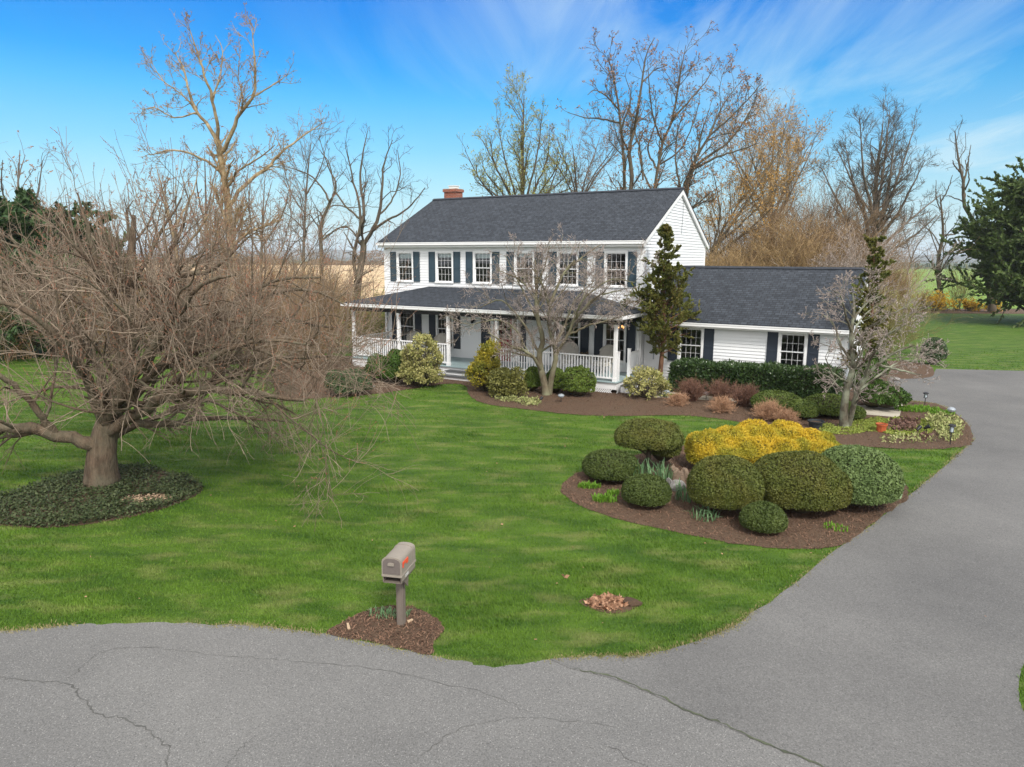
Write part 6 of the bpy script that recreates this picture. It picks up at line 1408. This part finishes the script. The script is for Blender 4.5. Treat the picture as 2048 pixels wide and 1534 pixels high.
def ivy():
    rg = np.random.default_rng(401); lo, hi = bed_ivy[:, :2].min(0), bed_ivy[:, :2].max(0); n = int(np.prod(hi-lo)*1900)
    P = rg.uniform(lo, hi, (n, 2)); P = P[inside(P, bed_ivy)]; bare = G(300, 1000); k = np.hypot((P[:, 0]-bare[0])/.5, (P[:, 1]-bare[1])/.24)+rg.normal(0, .2, len(P)) > 1; P = P[k]
    Q = np.c_[P, np.zeros(len(P))]; w = wav(Q, rg, .3); k = rg.uniform(0, 1, len(Q)) < .75+.3*w; Q = Q[k]; n = len(Q); Q[:, 2] = .02+rg.uniform(0, 1, n)*.09*(1+.4*w[k])
    ax = unit(rg.normal(0, 1, (n, 3)))*np.array([1, 1, .6])+np.array([0, 0, .12]); sd = unit(np.cross(ax, np.array([0, 0, 1])+rg.normal(0, .4, (n, 3))))
    V, Fq = diamonds(Q, ax, .055*rg.uniform(.6, 1.3, n), .021*rg.uniform(.7, 1.3, n), rg, sd)
    tag(mesh_np('ivy', V, Fq, M['ivy']), 'dark ivy covering the round bed under the big cherry', 'ivy', kind='stuff')
    n = 420; a = rg.uniform(0, 6.28, n); r = np.sqrt(rg.uniform(0, 1, n)); P = np.c_[bare[0]+r*np.cos(a)*.55, bare[1]+r*np.sin(a)*.27, .02+rg.uniform(0, .03, n)]
    V, Fq = diamonds(P, rg.normal(0, 1, (n, 3))*np.array([1, 1, .2]), .06*rg.uniform(.5, 1.3, n), .014, rg); tag(mesh_np('leaf_litter', V, Fq, M['tan_chip']), 'dry tan litter in a bare gap of the ivy bed', 'leaf litter', kind='stuff')
ivy()
def leaf_pile():
    rg = np.random.default_rng(402); n = 520; a = rg.uniform(0, 6.28, n); r = np.sqrt(rg.uniform(0, 1, n))
    P = np.c_[drain_c[0]-.06+r*np.cos(a)*.28, drain_c[1]+r*np.sin(a)*.20, .012+rg.uniform(0, .03, n)]
    V, Fq = diamonds(P, rg.normal(0, 1, (n, 3))*np.array([1, 1, .45]), .075*rg.uniform(.5, 1.3, n), .024, rg)
    tag(mesh_np('leaf_pile', V, Fq, M['dry_leaf']), 'pile of dry brown leaves in a hollow of the front lawn', 'leaf pile', kind='stuff')
    p = np.array([[drain_c[0]+math.cos(q)*.44*(1+.12*math.sin(3*q)), drain_c[1]+.0+math.sin(q)*.26*(1+.1*math.cos(4*q)), 0] for q in np.linspace(0, 2*np.pi, 26, endpoint=False)])
    sheet('bare_soil', p, .0062, M['mulch'])
leaf_pile()
# ---------------------------------------------------------------- mailbox
mp_ = G(803, 1249); MYAW = R(-12)
t = thing('mailbox', 'grey-brown plastic mailbox on a post with a red flag and newspaper slot', 'mailbox', (mp_[0], mp_[1], 0), MYAW)
m = MB(); m.box(-.048, .048, -.048, .048, 0, .80)
for s in (-1, 1): m.box(s*.0525-.0045, s*.0525+.0045, -.03, .03, 0, .79)
m.box(-.03, .03, -.057, -.0482, .0, .58)
m.build('post', M['mail_post'], t, bevel=.004)
def arch(w, z0, z1, n=14, inset=0.0):
    w -= inset; z1 -= inset; P = [(-w, z0+inset), (w, z0+inset), (w, z0+(z1-z0)*.66)]
    r = (z1-z0)*.34
    for k in range(1, n): a = math.pi*k/n; P.append((w*math.copysign(abs(math.cos(a))**.72, math.cos(a)), z0+(z1-z0)*.66+(r-0)*math.sin(a)**.8))
    P.append((-w, z0+(z1-z0)*.66)); return P
YF, YB = -.30, .24; Z0, Z1 = .855, 1.092
m = MB(); P = arch(.132, Z0, Z1); m.prism([(x, YF, z) for x, z in P], (0, YB-YF, 0))
P2 = arch(.138, Z0-.002, Z1+.006)
m.prism([(x, YB-.10, z) for x, z in P2], (0, .012, 0)); m.prism([(x, YF+.002, z) for x, z in P2], (0, .02, 0))
m.build('box_body', M['mail'], t, True)
m = MB(); P3 = arch(.128, Z0+.004, Z1, inset=.012); m.prism([(x, YF-.010, z) for x, z in P3], (0, .012, 0)); d = m.build('box_door', M['mail_dark'], t, True)
m = MB(); m.prism([(x*.40, YF-.032, Z1-.10+(z-Z0)*.16) for x, z in arch(.104, Z0, Z1)], (0, .0215, 0)); m.build('door_pull', M['mail'], d, True)
m = MB(); m.box(-.142, .142, YF-.004, YB+.004, Z0-.032, Z0-.001); m.build('base_rim', M['mail'], t, bevel=.005)
m = MB()
m.box(-.130, -.118, YF+.012, YB-.01, .736, Z0-.0325); m.box(.118, .130, YF+.012, YB-.01, .736, Z0-.0325); m.box(-.130, .130, YF+.012, YB-.01, .736, .746); m.box(-.1175, .1175, YB-.03, YB-.01, .7465, Z0-.0325)
m.build('newspaper_slot', M['mail_post'], t)
m = MB(); m.prism([(.108, -.02, .735), (.108, -.20, .735), (.108, -.052, .60), (.108, -.046, .60)], (.018, 0, 0)); m.build('bracket', M['mail_post'], t)
m = MB(); m.box(.1325, .142, -.25, -.06, .985, 1.022); m.box(.1325, .142, -.12, -.06, .955, .9845); m.box(.1325, .142, -.25, -.225, .945, .9845); m.build('flag', M['flag'], t)
m = MB(); m.box(.1305, .1345, -.27, .21, .765, .825); m.build('number_plate', M['mail'], t)
text_mesh('box_number', '5101', .062, M['white'], (.1352, -.10, .795), (R(90), 0, R(90)), t, .0012)

# ---------------------------------------------------------------- path lights
def stake_light(label, px, h=.42, kind=0):
    b = G(*px); t = thing('path_light', label, 'garden light', b, .4, 'solar path lights in the beds')
    m = MB(); m.tube([(0, 0, 0), (0, 0, h*.62)], .013, 8); m.build('stake', M['black'], t)
    if kind == 0:
        m = MB(); m.lathe([(.03, h*.62), (.045, h*.64), (.05, h*.86), (.03, h*.88)], 12); m.build('lens', M['lens'], t, True)
        m = MB(); m.lathe([(.02, h*.881), (.095, h*.90), (.085, h*.96), (.03, h*1.0), (0, h*1.0)], 14); m.build('cap', M['black'], t, True)
        m = MB()
        for k in range(4): a = k*math.pi/2; m.bar((.056*math.cos(a), .056*math.sin(a), h*.62), (.06*math.cos(a), .06*math.sin(a), h*.90), .008, .008)
        m.lathe([(.0, h*.60), (.062, h*.605), (.062, h*.62), (0, h*.625)], 12); m.build('cage', M['black'], t)
    else:
        m = MB(); m.lathe([(.02, h*.55), (.085, h*.64), (.11, h*.76), (.10, h*.80)], 14); m.build('lens', M['lens'], t, True)
        m = MB(); m.lathe([(.115, h*.80), (.12, h*.84), (.085, h*.97), (.04, h*1.03), (0, h*1.04)], 14); m.build('cap', M['steel'], t, True)
    return t
stake_light('low silver path light by the foot of the Japanese maple', (1122, 805), .30, 1)
stake_light('low silver path light near the pieris and cypress trunk', (1333, 797), .30, 1)
stake_light('low silver path light between two red barberries', (1412, 800), .30, 1)
stake_light('low silver path light at the left end of the boxwood mounds', (1503, 810), .28, 1)
stake_light('tall black lantern light at the back edge of the driveway bed', (1849, 813), .50, 0)
stake_light('round silver globe light on the edge of the driveway bed', (1901, 836), .34, 1)
stake_light('tall black lantern light nearest the viewer in the driveway bed', (1900, 890), .58, 0)
stake_light('tiny dark path light in the mulch left of the porch', (745, 779), .16, 1)
for lab, px, rz in (('small black spot lamp aimed left among the bronze leaves', (1836, 870), .5), ('small black spot lamp tilted up beside the other spot lamp', (1852, 868), -.6)):
    b = G(*px); t = thing('spot_lamp', lab, 'garden light', b, rz, 'black spot lamps in the driveway bed')
    m = MB(); m.tube([(0, 0, 0), (0, 0, .16)], .010, 7); m.build('stake', M['black'], t)
    m = MB(); m.tube([(-.07, 0, .15), (-.02, 0, .19), (.07, 0, .24)], [.03, .045, .06], 10); m.build('lamp_head', M['black'], t, True)
b = G(1048+24, 806); t = thing('spot_lamp', 'small black spot lamp right of the pale clumps in the porch bed', 'garden light', G(1082, 806), 1.0, 'black spot lamps in the driveway bed')
m = MB(); m.tube([(0, 0, 0), (0, 0, .12)], .010, 7); m.build('stake', M['black'], t)
m = MB(); m.tube([(-.06, 0, .12), (0, 0, .15), (.06, 0, .19)], [.03, .045, .055], 10); m.build('lamp_head', M['black'], t, True)
# ---------------------------------------------------------------- pots, bucket, stones
b = G(1631, 855); t = thing('tub_planter', 'round dark plastic tub filled with soil between golden cypress and dogwood', 'planter', b)
m = MB(); m.lathe([(.17, 0), (.20, .16), (.235, .17), (.24, .21), (.215, .21), (.20, .15), (0, .15)], 24); m.build('tub', M['tub'], t, True)
m = MB(); m.lathe([(0, .151), (.199, .151), (.15, .175), (0, .18)], 20); m.build('soil', M['soil'], t, True)
b = G(1762, 864); t = thing('flower_pot', 'fluted orange terracotta pot in the driveway bed', 'planter', b, .5)
m = MB(); n = 40; pr = [(.115, 0), (.135, .20), (.155, .201), (.16, .25), (.135, .25), (.125, .21)]
rings = [[(r*(1+(.05*math.cos(10*2*math.pi*k/n) if z <= .2 else 0))*math.cos(2*math.pi*k/n), r*(1+(.05*math.cos(10*2*math.pi*k/n) if z <= .2 else 0))*math.sin(2*math.pi*k/n), z) for k in range(n)] for r, z in pr]
for a, b2 in zip(rings, rings[1:]):
    for k in range(n): q = (k+1) % n; m.face([a[k], a[q], b2[q], b2[k]])
m.build('pot', M['terracotta'], t, True)
m = MB(); m.lathe([(0, .205), (.124, .205), (.08, .225), (0, .23)], 20); m.build('soil', M['soil'], t, True)
b = G(1791, 996); t = thing('bucket', 'pale green plastic bucket half hidden behind the grey-green dome', 'bucket', b, .3)
m = MB(); m.lathe([(.11, 0), (.14, .30), (.152, .302), (.152, .325), (.136, .325), (.108, .02), (0, .02)], 22); m.build('pail', M['bucket'], t, True)
m = MB(); m.tube([(.15*math.cos(a), .03+.05*math.sin(a), .31-.10*math.sin(a)) for a in np.linspace(0, math.pi, 9)], .005, 5); m.build('handle', M['steel'], t)
def rock(name, label, px, size, mat, seed, group=None, flat=.7):
    rg = np.random.default_rng(seed); bm = bmesh.new(); bmesh.ops.create_icosphere(bm, subdivisions=3, radius=1)
    C = np.array([v.co for v in bm.verts]); w = wav(C, rg, 1.2); w2 = wav(C, rg, .4)
    for _ in range(7):
        d = unit(rg.normal(0, 1, 3)); h = rg.uniform(.55, .85); q = C@d; C -= np.maximum(q-h, 0)[:, None]*d
    C *= (1+.08*w+.04*w2)[:, None]
    C = C*np.array(size)*np.array([1, 1, flat]); C[:, 2] -= C[:, 2].min()+.03
    for v, c in zip(bm.verts, C): v.co = c
    me = bpy.data.meshes.new(name); bm.to_mesh(me); bm.free(); o = link(name, me, mat); p = G(*px); o.location = (p[0], p[1], .0); o.rotation_euler = (0, 0, rg.uniform(0, 6)); tag(o, label, 'rock', group)
rock('rock', 'broken pale grey stone at the front of the rock pile by the large yew ball', (1354, 980), (.20, .14, .19), M['stone'], 1, 'stones piled in the island bed')
rock('rock', 'small bluish stone on the left of the rock pile', (1339, 973), (.11, .09, .17), M['stone'], 2, 'stones piled in the island bed')
rock('rock', 'small pinkish stone tucked against the large yew ball', (1368, 962), (.12, .1, .24), M['stone2'], 3, 'stones piled in the island bed')
rg = np.random.default_rng(9); b = G(1353, 966); t = thing('tree_stump', 'old split brown stump standing behind the rock pile', 'stump', b)
m = MB(); n = 16; r1 = [.16*rg.uniform(.8, 1.15) for _ in range(n)]; top = [.30*rg.uniform(.6, 1.15)+(.10 if k in (4, 5) else 0) for k in range(n)]
for k in range(n):
    j = (k+1) % n; a, a2 = 2*math.pi*k/n, 2*math.pi*j/n
    P0, P1 = (r1[k]*1.15*math.cos(a), r1[k]*1.15*math.sin(a), 0), (r1[j]*1.15*math.cos(a2), r1[j]*1.15*math.sin(a2), 0)
    P2, P3 = (r1[j]*.85*math.cos(a2), r1[j]*.85*math.sin(a2), top[j]), (r1[k]*.85*math.cos(a), r1[k]*.85*math.sin(a), top[k])
    m.face([P0, P1, P2, P3]); m.face([P3, P2, (0, 0, .19)])
m.build('wood', M['stone2'], t)
for i, (px, L, rz, lab) in enumerate((((697, 1257), .15, 1.9, 'pale wood chip lying in the mulch left of the mailbox'), ((820, 1246), .09, .7, 'pale wood chip at the foot of the mailbox post'))):
    b = G(*px); m = MB(); m.prism([(-L/2, -.018, .016), (L/2, -.012, .02), (L/2, .016, .022), (-L*.4, .02, .017)], (0, 0, .018)); o = m.build('wood_chip', M['tan_chip']); o.location = (b[0], b[1], .006); o.rotation_euler = (0, 0, rz); tag(o, lab, 'wood chip')
b = G(1268, 1203); 
rock('rock', 'flat dark stone half sunk beside the pile of dry leaves', (1262, 1207), (.16, .11, .09), M['soil'], 5, None, .6)
rock('rock', 'pale flat stone on the far edge of the driveway bed behind the dogwood', (1790, 760), (.35, .2, .14), M['stone'], 6, None, .6)
b = G(1128, 1161); rgl = np.random.default_rng(3)
V, Fq = diamonds(np.array([[0, 0, .05], [.03, .02, .05]]), np.array([[.8, .3, .2], [-.6, .6, .1]]), .10, .035, rgl); o = mesh_np('fallen_leaf', V, Fq, M['dry_leaf']); o.location = tuple(b); tag(o, 'single dry curled leaf lying on the front lawn', 'leaf')

# ---------------------------------------------------------------- air between here and the hills
def haze():
    m = bpy.data.materials.new('haze'); m.use_nodes = True; nt = m.node_tree; nt.nodes.clear()
    out = nt.nodes.new('ShaderNodeOutputMaterial')
    vol = nd(nt, 'ShaderNodeVolumePrincipled', {'Color': (0.80, 0.88, 1.0, 1), 'Density': 0.00022, 'Anisotropy': 0.0})
    nt.links.new(vol.outputs[0], out.inputs['Volume'])
    b = MB(); b.box(-3600, 3600, -260, 3900, -2.0, 75.0); o = b.build('haze', m); o['kind'] = 'stuff'
    tag(o, 'thin pale blue haze between the garden and the far hills', 'haze')
haze()
